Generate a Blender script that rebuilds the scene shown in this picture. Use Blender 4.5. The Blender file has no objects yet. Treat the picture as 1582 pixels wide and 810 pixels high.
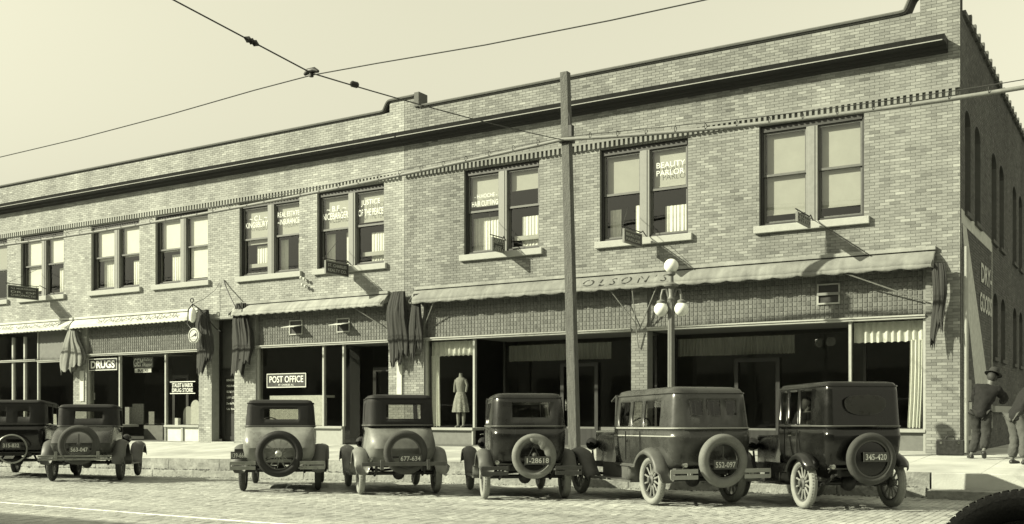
import bpy, math, random
from mathutils import Matrix, Vector, noise
R = math.radians
rnd = random.Random(7)
scene = bpy.context.scene
COL = scene.collection

# ------------------------------------------------------------------ camera, sky, sun, exposure
CAM_H = 1.4                 # eye height above datum; facade plane is Y = 23.5, X runs along the street
YAW = R(31.85); FPX = 1598.0; CXP = 791.0; HYP = 637.0     # level view camera with a rising front
cam_d = bpy.data.cameras.new('camera'); cam = bpy.data.objects.new('camera', cam_d); COL.objects.link(cam)
cam_d.sensor_width = 36; cam_d.lens = 36 * FPX / 1582; cam_d.shift_y = 232 / 1582
cam_d.clip_start = 0.1; cam_d.clip_end = 4000
cam.location = (0, 0, CAM_H); cam.rotation_euler = (R(90), 0, YAW)
scene.camera = cam

SUN_TO = Vector((-1.1, -1.0, 0.82)).normalized()           # direction towards the sun
world = bpy.data.worlds.new('World'); scene.world = world; world.use_nodes = True
wn = world.node_tree; bg = wn.nodes['Background']
sky = wn.nodes.new('ShaderNodeTexSky'); sky.sky_type = 'NISHITA'; sky.sun_disc = False
sky.sun_elevation = math.asin(SUN_TO.z); sky.sun_rotation = math.atan2(SUN_TO.x, SUN_TO.y)
sky.air_density = 6.2; sky.dust_density = 0.5; sky.ozone_density = 1.0
bw = wn.nodes.new('ShaderNodeRGBToBW'); tint = wn.nodes.new('ShaderNodeMix'); tint.data_type = 'RGBA'; tint.blend_type = 'MULTIPLY'
tint.inputs[0].default_value = 1.0; tint.inputs[7].default_value = (1.0, 0.975, 0.73, 1)
wn.links.new(sky.outputs[0], bw.inputs[0]); wn.links.new(bw.outputs[0], tint.inputs[6]); wn.links.new(tint.outputs[2], bg.inputs[0])
bg.inputs[1].default_value = 0.122
sun_d = bpy.data.lights.new('sun', 'SUN'); sun_d.energy = 5.0; sun_d.angle = R(0.5); sun_d.color = (1.0, 0.97, 0.735)
sun = bpy.data.objects.new('sun', sun_d); COL.objects.link(sun)
sun.rotation_euler = (-SUN_TO).to_track_quat('-Z', 'Y').to_euler()
vs = scene.view_settings; vs.view_transform = 'Standard'; vs.look = 'None'; vs.exposure = 0.88; vs.gamma = 1.0
vs.use_curve_mapping = False

D = 23.5
def at(px, py, Y):
    """point of the photograph on the vertical plane at distance Y across the street"""
    a = (px - CXP) / FPX; Z = Y / (math.cos(YAW) + a * math.sin(YAW))
    return (Z * (a * math.cos(YAW) - math.sin(YAW)), Y, CAM_H - (py - HYP) / FPX * Z)
def depth(px, Z):
    a = (px - CXP) / FPX
    return (Z * (a * math.cos(YAW) - math.sin(YAW)), Z * (math.cos(YAW) + a * math.sin(YAW)))

# ------------------------------------------------------------------ terrain heights
KY = 19.0                    # kerb line
def z_kerb(X): return (0.35 + 0.0071 * (X + 3.3)) if X > -13.5 else (0.278 + 0.0153 * (X + 13.5))
def z_base(X): return 0.512 + 0.0044 * (X + 3.5)
def z_gut(X): return z_kerb(X) - (0.42 + 0.0037 * max(0, -3.3 - X))
def z_mid(X):
    t = min(1, max(0, (-3.5 - X) / 8)); t = t * t * (3 - 2 * t)
    return -0.06 - 0.07 * t
def z_road(X, Y):
    if Y > 15.6:
        t = min(1, (Y - 15.6) / (KY - 15.6)); return z_mid(X) * (1 - t) + z_gut(X) * t
    return z_mid(X) + 0.006 * min(5, 15.6 - Y)
def z_walk(X, Y):
    t = min(1, max(0, (Y - KY) / (D - KY))); return z_kerb(X) * (1 - t) + z_base(X) * t

# ------------------------------------------------------------------ materials
MATS = {}; TONED = set()
def mat(name, v, rough=0.8, var=0.0, scale=6.0, bump=0.0, bscale=40.0, tone=False, metal=0.0, coat=0.0, spec=0.4, tint=(0.97, 1.0, 0.93), streak=False, big=None):
    m = bpy.data.materials.new(name); m.use_nodes = True; nt = m.node_tree; N = nt.nodes; L = nt.links
    b = N['Principled BSDF']; b.inputs['Roughness'].default_value = rough; b.inputs['Metallic'].default_value = metal
    b.inputs['Specular IOR Level'].default_value = spec; b.inputs['Coat Weight'].default_value = coat
    b.inputs['Coat Roughness'].default_value = 0.08
    base = (v * tint[0], v * tint[1], v * tint[2], 1)
    b.inputs['Base Color'].default_value = base
    tc = N.new('ShaderNodeTexCoord')
    val = None
    if var > 0:
        nz = N.new('ShaderNodeTexNoise'); nz.inputs['Scale'].default_value = scale; nz.inputs['Detail'].default_value = 6; nz.inputs['Roughness'].default_value = 0.65
        src = tc.outputs['Object']
        if streak:
            mp = N.new('ShaderNodeMapping'); mp.inputs['Scale'].default_value = (1, 1, 0.12); L.new(src, mp.inputs[0]); src = mp.outputs[0]
        L.new(src, nz.inputs['Vector'])
        mr = N.new('ShaderNodeMapRange'); mr.inputs[1].default_value = 0.25; mr.inputs[2].default_value = 0.75; mr.inputs[3].default_value = 1 - var; mr.inputs[4].default_value = 1 + var
        L.new(nz.outputs[0], mr.inputs[0]); val = mr.outputs[0]
        rr = N.new('ShaderNodeMapRange'); rr.inputs[1].default_value = 0.3; rr.inputs[2].default_value = 0.7; rr.inputs[3].default_value = max(0, rough - 0.12); rr.inputs[4].default_value = min(1, rough + 0.12)
        L.new(nz.outputs[0], rr.inputs[0]); L.new(rr.outputs[0], b.inputs['Roughness'])
    if tone:
        TONED.add(name)
        at_ = N.new('ShaderNodeAttribute'); at_.attribute_name = 'tone'
        if val is None: val = at_.outputs['Fac']
        else:
            mu = N.new('ShaderNodeMath'); mu.operation = 'MULTIPLY'; L.new(at_.outputs['Fac'], mu.inputs[0]); L.new(val, mu.inputs[1]); val = mu.outputs[0]
    if big:
        ge = N.new('ShaderNodeNewGeometry'); mp2 = N.new('ShaderNodeMapping'); mp2.inputs['Scale'].default_value = big[:3]; L.new(ge.outputs['Position'], mp2.inputs[0])
        n3 = N.new('ShaderNodeTexNoise'); n3.inputs['Scale'].default_value = 1.0; n3.inputs['Detail'].default_value = 4; L.new(mp2.outputs[0], n3.inputs['Vector'])
        m3 = N.new('ShaderNodeMapRange'); m3.inputs[1].default_value = 0.3; m3.inputs[2].default_value = 0.7; m3.inputs[3].default_value = 1 - big[3]; m3.inputs[4].default_value = 1 + big[3] * 0.7; L.new(n3.outputs[0], m3.inputs[0])
        mu2 = N.new('ShaderNodeMath'); mu2.operation = 'MULTIPLY'; L.new(val, mu2.inputs[0]); L.new(m3.outputs[0], mu2.inputs[1]); val = mu2.outputs[0]
    if val is not None:
        mx = N.new('ShaderNodeVectorMath'); mx.operation = 'SCALE'; mx.inputs[0].default_value = base[:3]; L.new(val, mx.inputs['Scale']); L.new(mx.outputs[0], b.inputs['Base Color'])
    if bump > 0:
        n2 = N.new('ShaderNodeTexNoise'); n2.inputs['Scale'].default_value = bscale; n2.inputs['Detail'].default_value = 5; L.new(tc.outputs['Object'], n2.inputs['Vector'])
        bp = N.new('ShaderNodeBump'); bp.inputs['Strength'].default_value = bump; bp.inputs['Distance'].default_value = 0.02; L.new(n2.outputs[0], bp.inputs['Height']); L.new(bp.outputs[0], b.inputs['Normal'])
    MATS[name] = m; return m
def glass(name, tr=0.8, refl=0.06):
    m = bpy.data.materials.new(name); m.use_nodes = True; nt = m.node_tree; N = nt.nodes; L = nt.links
    for n in list(N): N.remove(n)
    o = N.new('ShaderNodeOutputMaterial'); t = N.new('ShaderNodeBsdfTransparent'); g = N.new('ShaderNodeBsdfGlossy'); mx = N.new('ShaderNodeMixShader'); f = N.new('ShaderNodeLayerWeight')
    t.inputs[0].default_value = (tr, tr, tr * 0.97, 1); g.inputs['Roughness'].default_value = 0.02; f.inputs[0].default_value = 0.5
    a = N.new('ShaderNodeMath'); a.operation = 'ADD'; a.inputs[1].default_value = refl; a.use_clamp = True
    nz = N.new('ShaderNodeTexNoise'); nz.inputs['Scale'].default_value = 1.3; bp = N.new('ShaderNodeBump'); bp.inputs['Strength'].default_value = 0.03; bp.inputs['Distance'].default_value = 0.05
    tc = N.new('ShaderNodeTexCoord'); L.new(tc.outputs['Object'], nz.inputs['Vector']); L.new(nz.outputs[0], bp.inputs['Height']); L.new(bp.outputs[0], g.inputs['Normal'])
    pw = N.new('ShaderNodeMath'); pw.operation = 'POWER'; pw.inputs[1].default_value = 4.0; L.new(f.outputs['Facing'], pw.inputs[0]); L.new(pw.outputs[0], a.inputs[0]); L.new(a.outputs[0], mx.inputs[0]); L.new(t.outputs[0], mx.inputs[1]); L.new(g.outputs[0], mx.inputs[2]); L.new(mx.outputs[0], o.inputs[0])
    MATS[name] = m; return m
mat('brick_right', 0.205, 0.85, 0.12, 14, 0.25, 60, tone=True, big=(1.3,1.3,.28,.24))
mat('brick_left', 0.3, 0.85, 0.10, 12, 0.25, 60, tone=True, big=(1.3,1.3,.28,.24))
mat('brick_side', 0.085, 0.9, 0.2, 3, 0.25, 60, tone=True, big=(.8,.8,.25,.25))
mat('brick_dark', 0.106, 0.9, 0.15, 8, 0.25, 60, tone=True)
mat('mortar', 0.165, 0.95, 0.15, 9, 0.2, 80, big=(1.3,1.3,.28,.24))
mat('mortar_left', 0.25, 0.95, 0.15, 9, 0.2, 80, big=(1.3,1.3,.28,.24))
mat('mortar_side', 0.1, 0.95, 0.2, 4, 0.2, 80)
mat('cornice_metal', 0.02, 0.6, 0.25, 5)
mat('coping_stone', 0.106, 0.85, 0.25, 5, 0.2, 30)
mat('fillet_paint', 0.297, 0.7, 0.2, 8)
mat('sill_stone', 0.35, 0.85, 0.12, 7, 0.3, 40)
mat('frame_paint', 0.198, 0.55, 0.15, 9)
mat('frame_dark', 0.03, 0.5, 0.2, 9)
mat('sash_paint', 0.106, 0.5, 0.15, 9)
mat('blind', 0.62, 0.9, 0.08, 3)
mat('blind_mid', 0.36, 0.9, 0.1, 3)
mat('tyre_mid', 0.16, 0.85, 0.25, 6, 0.3, 60)
mat('blind_grey', 0.33, 0.9, 0.1, 3)
mat('lace', 0.68, 0.9, 0.12, 20)
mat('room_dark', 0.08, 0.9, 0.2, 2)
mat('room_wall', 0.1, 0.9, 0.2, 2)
mat('letter_white', 0.68, 0.6)
mat('letter_dim', 0.4, 0.7)
mat('letter_grey', 0.16, 0.8)
mat('canvas_light', 0.5, 0.9, 0.1, 4, 0.35, 14, big=(2,2,.8,.14))
mat('canvas', 0.28, 0.9, 0.16, 3, 0.4, 12, big=(2.5,2.5,.8,.25))
mat('canvas_mid', 0.2, 0.9, 0.16, 3, 0.4, 12, big=(2.5,2.5,.8,.25))
mat('drape', 0.035, 0.9, 0.3, 5, 0.3, 12)
mat('tile_prism', 0.13, 0.35, 0.2, 7, tone=True)
mat('tile_joint', 0.2, 0.7, 0.1, 9)
mat('trim_light', 0.34, 0.6, 0.12, 8)
mat('sign_black', 0.03, 0.45, 0.3, 6)
mat('sign_frame', 0.165, 0.5, 0.2, 8)
mat('iron', 0.02, 0.5, 0.3, 10)
mat('steel', 0.297, 0.35, 0.15, 10, metal=0.8)
mat('nickel', 0.396, 0.25, 0.1, 10, metal=1.0)
mat('cable_lead', 0.18, 0.6, 0.2, 10)
mat('wire', 0.04, 0.6)
mat('pole_wood', 0.10, 0.85, 0.55, 26, 0.8, 34, streak=True)
mat('lamp_post', 0.145, 0.5, 0.15, 10)
mat('globe', 0.82, 0.25, 0.04, 8)
mat('concrete', 0.41, 0.9, 0.12, 1.6, 0.25, 35, tone=True, big=(.9,.9,1,.28))
mat('kerb_stone', 0.24, 0.95, 0.35, 9, 0.9, 22, big=(1.5,1.5,2.5,.3))
mat('debris', 0.05, 0.95, 0.4, 9)
mat('joint_dark', 0.079, 0.95, 0.2, 6)
mat('paver', 0.36, 0.85, 0.18, 5, 0.35, 50, tone=True, big=(.10,.9,1,.32))
mat('paver_joint', 0.13, 0.95, 0.3, 4)
mat('earth', 0.099, 0.95, 0.3, 0.3)
mat('rail', 0.62, 0.35, 0.1, 9)
mat('paint_white', 0.5, 0.85, 0.15, 5, 0.2, 40)
mat('paper', 0.5, 0.8, 0.25, 12)
mat('paper_b', 0.198, 0.8, 0.6, 18)
mat('panel_paint', 0.297, 0.6, 0.12, 7)
mat('panel_mid', 0.132, 0.6, 0.2, 7)
mat('door_wood', 0.022, 0.5, 0.3, 9, streak=True)
mat('car_black', 0.008, 0.22, 0.5, 2.2, 0.06, 4.0, coat=0.15)
mat('car_dark', 0.018, 0.28, 0.5, 2.2, 0.06, 4.0, coat=0.15)
mat('car_green', 0.045, 0.28, 0.5, 2.2, 0.06, 4.0, coat=0.15)
mat('car_mid', 0.05, 0.32, 0.5, 2.2, 0.06, 4.0, coat=0.15)
mat('car_dusty', 0.17, 0.5, 0.5, 2.2, 0.06, 4.0, coat=0.1)
mat('car_light', 0.22, 0.35, 0.5, 2.2, 0.06, 4.0, coat=0.3)
mat('fender_black', 0.012, 0.35, 0.5, 2.2, 0.06, 4.0, coat=0.3)
mat('fender_dusty', 0.085, 0.55, 0.5, 2.2, 0.06, 4.0)
mat('top_fabric', 0.014, 0.75, 0.3, 5, 0.25, 60)
mat('top_fabric_grey', 0.066, 0.8, 0.25, 5, 0.25, 60)
mat('moulding', 0.1, 0.35, 0.1, 8)
mat('tyre_light', 0.224, 0.85, 0.18, 6, 0.3, 60)
mat('tyre_grey', 0.05, 0.85, 0.3, 6, 0.3, 60)
mat('tyre_black', 0.015, 0.7, 0.3, 6, 0.3, 60)
mat('spoke_wood', 0.198, 0.55, 0.2, 12)
mat('rim_steel', 0.079, 0.5, 0.2, 10)
mat('plate_dark', 0.06, 0.5, 0.2, 20)
mat('plate_text', 0.55, 0.6)
mat('upholstery', 0.06, 0.9, 0.3, 9)
mat('suit_a', 0.008, 0.9, 0.25, 14, 0.2, 90)
mat('suit_b', 0.012, 0.9, 0.25, 14, 0.2, 90)
mat('trousers_a', 0.03, 0.9, 0.2, 14, 0.2, 90)
mat('trousers_b', 0.075, 0.9, 0.2, 14, 0.2, 90)
mat('felt', 0.03, 0.9, 0.2, 14)
mat('leather', 0.022, 0.4, 0.3, 14, 0.2, 60)
mat('skin', 0.12, 0.6, 0.1, 20)
mat('hair', 0.03, 0.7, 0.3, 40)
mat('dress', 0.297, 0.9, 0.55, 22)
mat('dress_top', 0.251, 0.8, 0.2, 22)
mat('facing_wall', 0.22, 0.9, 0.2, 1.5)
glass('pane', 0.92, 0.07); glass('shop_glass', 0.82, 0.07); glass('car_glass', 0.72, 0.05)

# ------------------------------------------------------------------ object helpers
def prop(o, label=None, cat=None, group=None, kind=None):
    if label: o['label'] = label
    if cat: o['category'] = cat
    if group: o['group'] = group
    if kind: o['kind'] = kind
    return o
def thing(name, label, cat, loc=(0, 0, 0), rot=(0, 0, 0), group=None):
    o = bpy.data.objects.new(name, None); COL.objects.link(o); o.location = loc; o.rotation_euler = rot
    o.empty_display_size = 0.1
    return prop(o, label, cat, group)
def obj(name, me, parent=None, m=None):
    o = bpy.data.objects.new(name, me); COL.objects.link(o)
    if m is not None and not me.materials: me.materials.append(MATS[m])
    if parent is not None: o.parent = parent
    return o
class MB:
    def __init__(s): s.v = []; s.f = []; s.t = None
    def add(s, vs, fs):
        n = len(s.v); s.v += [tuple(p) for p in vs]; s.f += [tuple(i + n for i in f) for f in fs]; return s
    def box(s, x0, x1, y0, y1, z0, z1):
        return s.add([(x0, y0, z0), (x1, y0, z0), (x1, y1, z0), (x0, y1, z0), (x0, y0, z1), (x1, y0, z1), (x1, y1, z1), (x0, y1, z1)],
                     [(0, 3, 2, 1), (4, 5, 6, 7), (0, 1, 5, 4), (1, 2, 6, 5), (2, 3, 7, 6), (3, 0, 4, 7)])
    def quad(s, a, b, c, d): return s.add([a, b, c, d], [(0, 1, 2, 3)])
    def rings(s, rs, closed=True, cap0=False, cap1=False):
        n = len(rs[0]); vs = [p for r in rs for p in r]; fs = []
        for i in range(len(rs) - 1):
            for j in range(n if closed else n - 1):
                k = (j + 1) % n; fs.append((i * n + j, i * n + k, (i + 1) * n + k, (i + 1) * n + j))
        if cap0: fs.append(tuple(reversed(range(n))))
        if cap1: fs.append(tuple(range((len(rs) - 1) * n, len(rs) * n)))
        return s.add(vs, fs)
    def tube(s, pts, r, n=8, caps=True):
        pts = [Vector(p) for p in pts]; rs = []
        up = Vector((0, 0, 1)); prev = None
        for i, p in enumerate(pts):
            d = (pts[min(i + 1, len(pts) - 1)] - pts[max(i - 1, 0)]).normalized()
            if prev is None:
                a = d.cross(up)
                if a.length < 1e-3: a = d.cross(Vector((1, 0, 0)))
            else: a = prev - d * prev.dot(d)
            a.normalize(); prev = a; b = d.cross(a)
            rr = r[i] if isinstance(r, (list, tuple)) else r
            rs.append([p + (a * math.cos(2 * math.pi * k / n) + b * math.sin(2 * math.pi * k / n)) * rr for k in range(n)])
        return s.rings(rs, True, caps, caps)
    def lathe(s, prof, c=(0, 0, 0), axis='z', n=20, closed=False):
        rs = []
        for (r, h) in prof:
            ring = []
            for k in range(n):
                a = 2 * math.pi * k / n; x, y = r * math.cos(a), r * math.sin(a)
                p = {'z': (x, y, h), 'y': (x, h, y), 'x': (h, x, y)}[axis]
                ring.append((p[0] + c[0], p[1] + c[1], p[2] + c[2]))
            rs.append(ring)
        if closed: rs.append(rs[0])
        return s.rings(rs)
    def torus(s, R0, r, c=(0, 0, 0), axis='x', n=28, m=10, flat=1.0):
        prof = [(R0 + r * math.cos(2 * math.pi * k / m), r * flat * math.sin(2 * math.pi * k / m)) for k in range(m)]
        return s.lathe(prof, c, axis, n, closed=True)
    def prism(s, poly, y0, y1):
        n = len(poly)
        return s.add([(x, y0, z) for x, z in poly] + [(x, y1, z) for x, z in poly],
                     [tuple(range(n)), tuple(reversed(range(n, 2 * n)))] + [((i + 1) % n, i, n + i, n + (i + 1) % n) for i in range(n)])
    def ball(s, c, rx, ry=None, rz=None, n=14, m=9):
        ry = ry or rx; rz = rz or rx; rs = []
        for i in range(m):
            a = -math.pi / 2 + math.pi * (i + 0.02) / (m - 1 + 0.04); rs.append([(c[0] + rx * math.cos(a) * math.cos(2 * math.pi * k / n), c[1] + ry * math.cos(a) * math.sin(2 * math.pi * k / n), c[2] + rz * math.sin(a)) for k in range(n)])
        return s.rings(rs, True, True, True)
    def mesh(s, name, m=None, smooth=None):
        me = bpy.data.meshes.new(name); me.from_pydata(s.v, [], s.f)
        if s.t is None and m in TONED: s.t = [1.0] * len(s.f)
        if s.t is not None:
            a = me.attributes.new('tone', 'FLOAT', 'FACE'); a.data.foreach_set('value', s.t)
        if m: me.materials.append(MATS[m])
        if smooth:
            me.shade_smooth(); me.set_sharp_from_angle(angle=R(smooth))
        me.update(); return me
    def build(s, name, m, parent=None, smooth=None, bevel=0, solid=0, kind=None, label=None):
        o = obj(name, s.mesh(name, m, smooth), parent)
        if solid:
            md = o.modifiers.new('Solidify', 'SOLIDIFY'); md.thickness = solid; md.offset = -1
        if bevel:
            md = o.modifiers.new('Bevel', 'BEVEL'); md.width = bevel; md.segments = 2; md.limit_method = 'ANGLE'
        if kind: o['kind'] = kind
        if label: o['label'] = label
        return o
def text(s, name, w, h, c, right, up, m, parent, depth=0.004, bold=0.0):
    cu = bpy.data.curves.new(name, 'FONT'); cu.body = s; cu.align_x = 'CENTER'; cu.resolution_u = 3; cu.offset = bold; cu.space_line = 1.0
    o = bpy.data.objects.new(name, cu); COL.objects.link(o); dg = bpy.context.evaluated_depsgraph_get()
    me = bpy.data.meshes.new_from_object(o.evaluated_get(dg)); bpy.data.objects.remove(o); bpy.data.curves.remove(cu)
    xs = [v.co.x for v in me.vertices]; ys = [v.co.y for v in me.vertices]
    x0, x1, y0, y1 = min(xs), max(xs), min(ys), max(ys); r = Vector(right).normalized(); u = Vector(up).normalized(); n = r.cross(u); c = Vector(c)
    for v in me.vertices:
        v.co = c + r * ((v.co.x - (x0 + x1) / 2) / (x1 - x0) * w) + u * ((v.co.y - (y0 + y1) / 2) / (y1 - y0) * h) + n * depth
    me.materials.clear(); me.materials.append(MATS[m])
    return obj(name, me, parent)
def ftext(s, name, px0, px1, py0, py1, Y, m, parent, **k):
    """lettering facing the street, filling the given stretch of the facade"""
    a = at(px0, (py0 + py1) / 2, Y); b = at(px1, (py0 + py1) / 2, Y); t = at((px0 + px1) / 2, py0, Y); q = at((px0 + px1) / 2, py1, Y)
    zc = (t[2] + q[2]) / 2
    return text(s, name, b[0] - a[0], t[2] - q[2], ((a[0] + b[0]) / 2, Y, zc), (1, 0, 0), (0, 0, 1), m, parent, **k)
def pleat(mb, x0, x1, z0, z1, y, amp=0.03, n=8, sway=0.0):
    k = n * 6; vs = []
    for j in range(4):
        t = j / 3
        for i in range(k + 1):
            x = x0 + (x1 - x0) * i / k
            vs.append((x + sway * t * t, y + amp * math.sin(i / 6 * 2 * math.pi + 0.6 * math.sin(i * 0.37)) * (0.6 + 0.4 * t), z1 + (z0 - z1) * t + 0.01 * math.sin(i * 1.1) * t))
    fs = [(j * (k + 1) + i, j * (k + 1) + i + 1, (j + 1) * (k + 1) + i + 1, (j + 1) * (k + 1) + i) for j in range(3) for i in range(k)]
    return mb.add(vs, fs)
# ------------------------------------------------------------------ ground, road, kerb, pavement
def sheet(name, xs, ys, zf, m, parent=None, kind='structure'):
    mb = MB(); n = len(xs)
    mb.add([(x, y, zf(x, y)) for y in ys for x in xs], [(j * n + i, j * n + i + 1, (j + 1) * n + i + 1, (j + 1) * n + i) for j in range(len(ys) - 1) for i in range(n - 1)])
    o = mb.build(name, m, parent)
    if kind: o['kind'] = kind
    return o
def frange(a, b, n): return [a + (b - a) * i / n for i in range(n + 1)]
sheet('ground', [-1500, -120, -90, 60, 90, 1500], [-1500, -60, 0, 60, 120, 1500], lambda x, y: -1.6, 'earth')
road = sheet('road', [-119] + frange(-60, 30, 90) + [59], frange(-2, 13, 5) + frange(14, KY + 0.1, 12), lambda x, y: z_road(x, y) - 0.012, 'paver_joint')
side_road = sheet('side_road', frange(3.0, 30, 9), frange(KY + 0.1, 90, 24), lambda x, y: z_gut(x) - 0.012, 'paver_joint')
def paver_layout():
    out = []; pw, pl = 0.098, 0.222; r = random.Random(3); i = 0; x = -33.0
    while x < 2.0:
        off = pl / 2 if i % 2 else 0; y = 6.6 + off
        while y < KY - 0.02:
            a = (x * math.cos(YAW) + y * math.sin(YAW)) / (y * math.cos(YAW) - x * math.sin(YAW))     # keep what the camera side of the street can see, with a margin
            if -0.62 < a < 0.62:
                t = r.gauss(1, 0.10) * (0.72 if r.random() < 0.06 else 1)
                out.append((x + 0.003, x + pw - 0.003 - r.random() * 0.003, y + 0.003, min(y + pl - 0.004, KY - 0.01), t, r.uniform(-0.003, 0.002)))
            y += pl
        x += pw; i += 1
    return out
pav = paver_layout()
pav.sort(key=lambda p: (p[2] * math.cos(YAW) - p[0] * math.sin(YAW)) if abs((p[0] * math.cos(YAW) + p[2] * math.sin(YAW)) / (p[2] * math.cos(YAW) - p[0] * math.sin(YAW)) - 0.1) < 0.38 and (CAM_H + 0.06) / (p[2] * math.cos(YAW) - p[0] * math.sin(YAW)) < 0.107 else 99)
paver_meshes = []
for k in range(8):
    mb = MB(); mb.add([(0, 0, -.02), (.091, 0, -.02), (.091, .215, -.02), (0, .215, -.02), (.003, .003, 0), (.088, .003, 0), (.088, .212, 0), (.003, .212, 0)], [(4, 5, 6, 7), (0, 1, 5, 4), (1, 2, 6, 5), (2, 3, 7, 6), (3, 0, 4, 7)]); mb.t = [0.8 + 0.055 * k] * 5
    paver_meshes.append(mb.mesh('paving_brick', 'paver'))
for i, p in enumerate(pav[:300]):
    o = obj('paving_brick', paver_meshes[i * 5 % 8], road); o.location = (p[0], p[2], z_road(p[0], p[2]) + p[5])
mb = MB(); mb.t = []
for (x0, x1, y0, y1, t, dz) in pav[300:]:
    a, b, c, d = (z_road(x0, y0) + dz, z_road(x1, y0) + dz, z_road(x1, y1) + dz, z_road(x0, y1) + dz); e = 0.003; h = 0.014
    mb.add([(x0, y0, a - h), (x1, y0, b - h), (x1, y1, c - h), (x0, y1, d - h), (x0 + e, y0 + e, a), (x1 - e, y0 + e, b), (x1 - e, y1 - e, c), (x0 + e, y1 - e, d)],
           [(4, 5, 6, 7), (0, 1, 5, 4), (1, 2, 6, 5), (2, 3, 7, 6), (3, 0, 4, 7)]); mb.t += [t] * 5
mb.build('paving_bricks', 'paver', road, kind='stuff')
# tram rail lying in the brick paving
mb = MB(); xs = frange(-60, 20, 80)
mb.rings([[(x, 10.09, z_road(x, 10.1) - .01), (x, 10.095, z_road(x, 10.1) + .010), (x, 10.128, z_road(x, 10.1) + .010), (x, 10.132, z_road(x, 10.1) - .01)] for x in xs], False)
prop(mb.build('tram_rail', 'rail'), 'thin bright steel rail running along the brick street', 'rail')

walk = sheet('pavement', frange(-60, 3, 63), frange(KY + 0.12, D + 0.4, 6), lambda x, y: z_walk(x, y) - 0.02, 'joint_dark')
sheet('side_pavement', frange(-3.45, 3, 4), frange(D + 0.4, 90, 30), lambda x, y: z_base(x) - 0.004, 'concrete')
r = random.Random(5); x = -46.0; i = 0
rows = [(KY + 0.16, KY + 1.62), (KY + 1.632, KY + 3.05), (KY + 3.062, D - 0.01)]
while x < 2.6:
    w = 1.5; 
    for (y0, y1) in rows:
        x1 = x + w - 0.012
        yb = y1
        mb = MB(); P = lambda X, Y, h: (X, Y, z_walk(X, Y) + h)
        dz = r.uniform(-.003, .003)
        mb.add([P(x, y0, -.03), P(x1, y0, -.03), P(x1, yb, -.03), P(x, yb, -.03), P(x, y0, dz), P(x1, y0, dz), P(x1, yb, dz), P(x, yb, dz)], [(4, 5, 6, 7), (0, 1, 5, 4), (1, 2, 6, 5), (2, 3, 7, 6), (3, 0, 4, 7)])
        mb.t = [r.uniform(0.9, 1.08)] * 5
        mb.build('pavement_slab', 'concrete', walk)
    x += w
# kerb of rough stones, each piece its own
kerb = sheet('kerb', frange(-60, -3.3, 50), [KY + 0.02, KY + 0.16], lambda x, y: z_gut(x) + 0.03, 'joint_dark')
x = -46.0
while x < -3.4:
    L = r.uniform(1.3, 2.1); x1 = min(x + L, -3.3)
    if -3.3 - x1 < 0.6: x1 = -3.3
    mb = MB(); n = 10; q = 5; pts = []
    for i in range(n + 1):
        X = x + 0.006 + (x1 - x - 0.012) * i / n; zt = z_kerb(X) + 0.004; zb = z_gut(X) - 0.05
        pts.append([(X, KY + 0.155, zt)] + [(X, KY + 0.012 + (0.0 if k == 0 else r.uniform(-.022, .012)), zt + (zb - zt) * k / q) for k in range(q + 1)])
    mb.rings(pts, False); mb.quad(*[pts[0][k] for k in (0, 1, q, q)][:4]) if False else None
    mb.add([pts[0][0], pts[0][1], pts[0][-1], (pts[0][0][0], KY + .155, pts[0][-1][2])], [(0, 3, 2, 1)]); mb.add([pts[-1][0], pts[-1][1], pts[-1][-1], (pts[-1][0][0], KY + .155, pts[-1][-1][2])], [(0, 1, 2, 3)])
    mb.build('kerb_stone', 'kerb_stone', kerb)
    x = x1
    if x >= -3.31: break
# lower gutter course in front of the kerb, with a line of dirt caught along it
x = -46.0
while x < -3.6:
    L = r.uniform(1.4, 2.4); x1 = min(x + L, -3.35); mb = MB(); zt = lambda X: z_gut(X) + 0.40 * (z_kerb(X) - z_gut(X)); pts = []
    for i in range(9):
        X = x + .006 + (x1 - x - .012) * i / 8; e = r.uniform(-.015, .015); pts.append([(X, KY + .03, zt(X)), (X, KY - .09 + e, zt(X) + r.uniform(-.01, .004)), (X, KY - .10 + e, zt(X) - .03), (X, KY - .11 + r.uniform(-.01, .01), z_gut(X) - .06)])
    mb.rings(pts, False); mb.build('gutter_stone', 'kerb_stone', kerb); x = x1
mb = MB()
for i in range(900):
    X = -40 + 36.5 * r.random(); Y_ = KY - .05 + r.gauss(0, .025); q = r.uniform(.012, .04); z0 = z_gut(X) + 0.40 * (z_kerb(X) - z_gut(X)); c = (X, min(KY - .02, Y_), z0 + q * .2)
    mb.add([(c[0] - q * 1.6, c[1], c[2]), (c[0], c[1] - q, c[2]), (c[0] + q * 1.6, c[1], c[2]), (c[0], c[1] + q * .5, c[2]), (c[0] + r.uniform(-q, q) * .5, c[1], c[2] + q * r.uniform(.4, 1.0))], [(0, 1, 4), (1, 2, 4), (2, 3, 4), (3, 0, 4)])
for i in range(700):
    X = -34 + 31 * r.random(); Y_ = KY - .14 - abs(r.gauss(0, .16)); q = r.uniform(.008, .03); c = (X, Y_, z_road(X, Y_) + .004)
    mb.add([(c[0] - q * 1.4, c[1], c[2]), (c[0], c[1] - q, c[2]), (c[0] + q, c[1], c[2]), (c[0], c[1] + q, c[2]), (c[0], c[1], c[2] + q * r.uniform(.2, .8))], [(0, 1, 4), (1, 2, 4), (2, 3, 4), (3, 0, 4)])
prop(mb.build('gutter_dirt', 'debris'), 'dark dirt and leaf litter caught along the kerb', 'dirt', kind='stuff')
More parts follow.
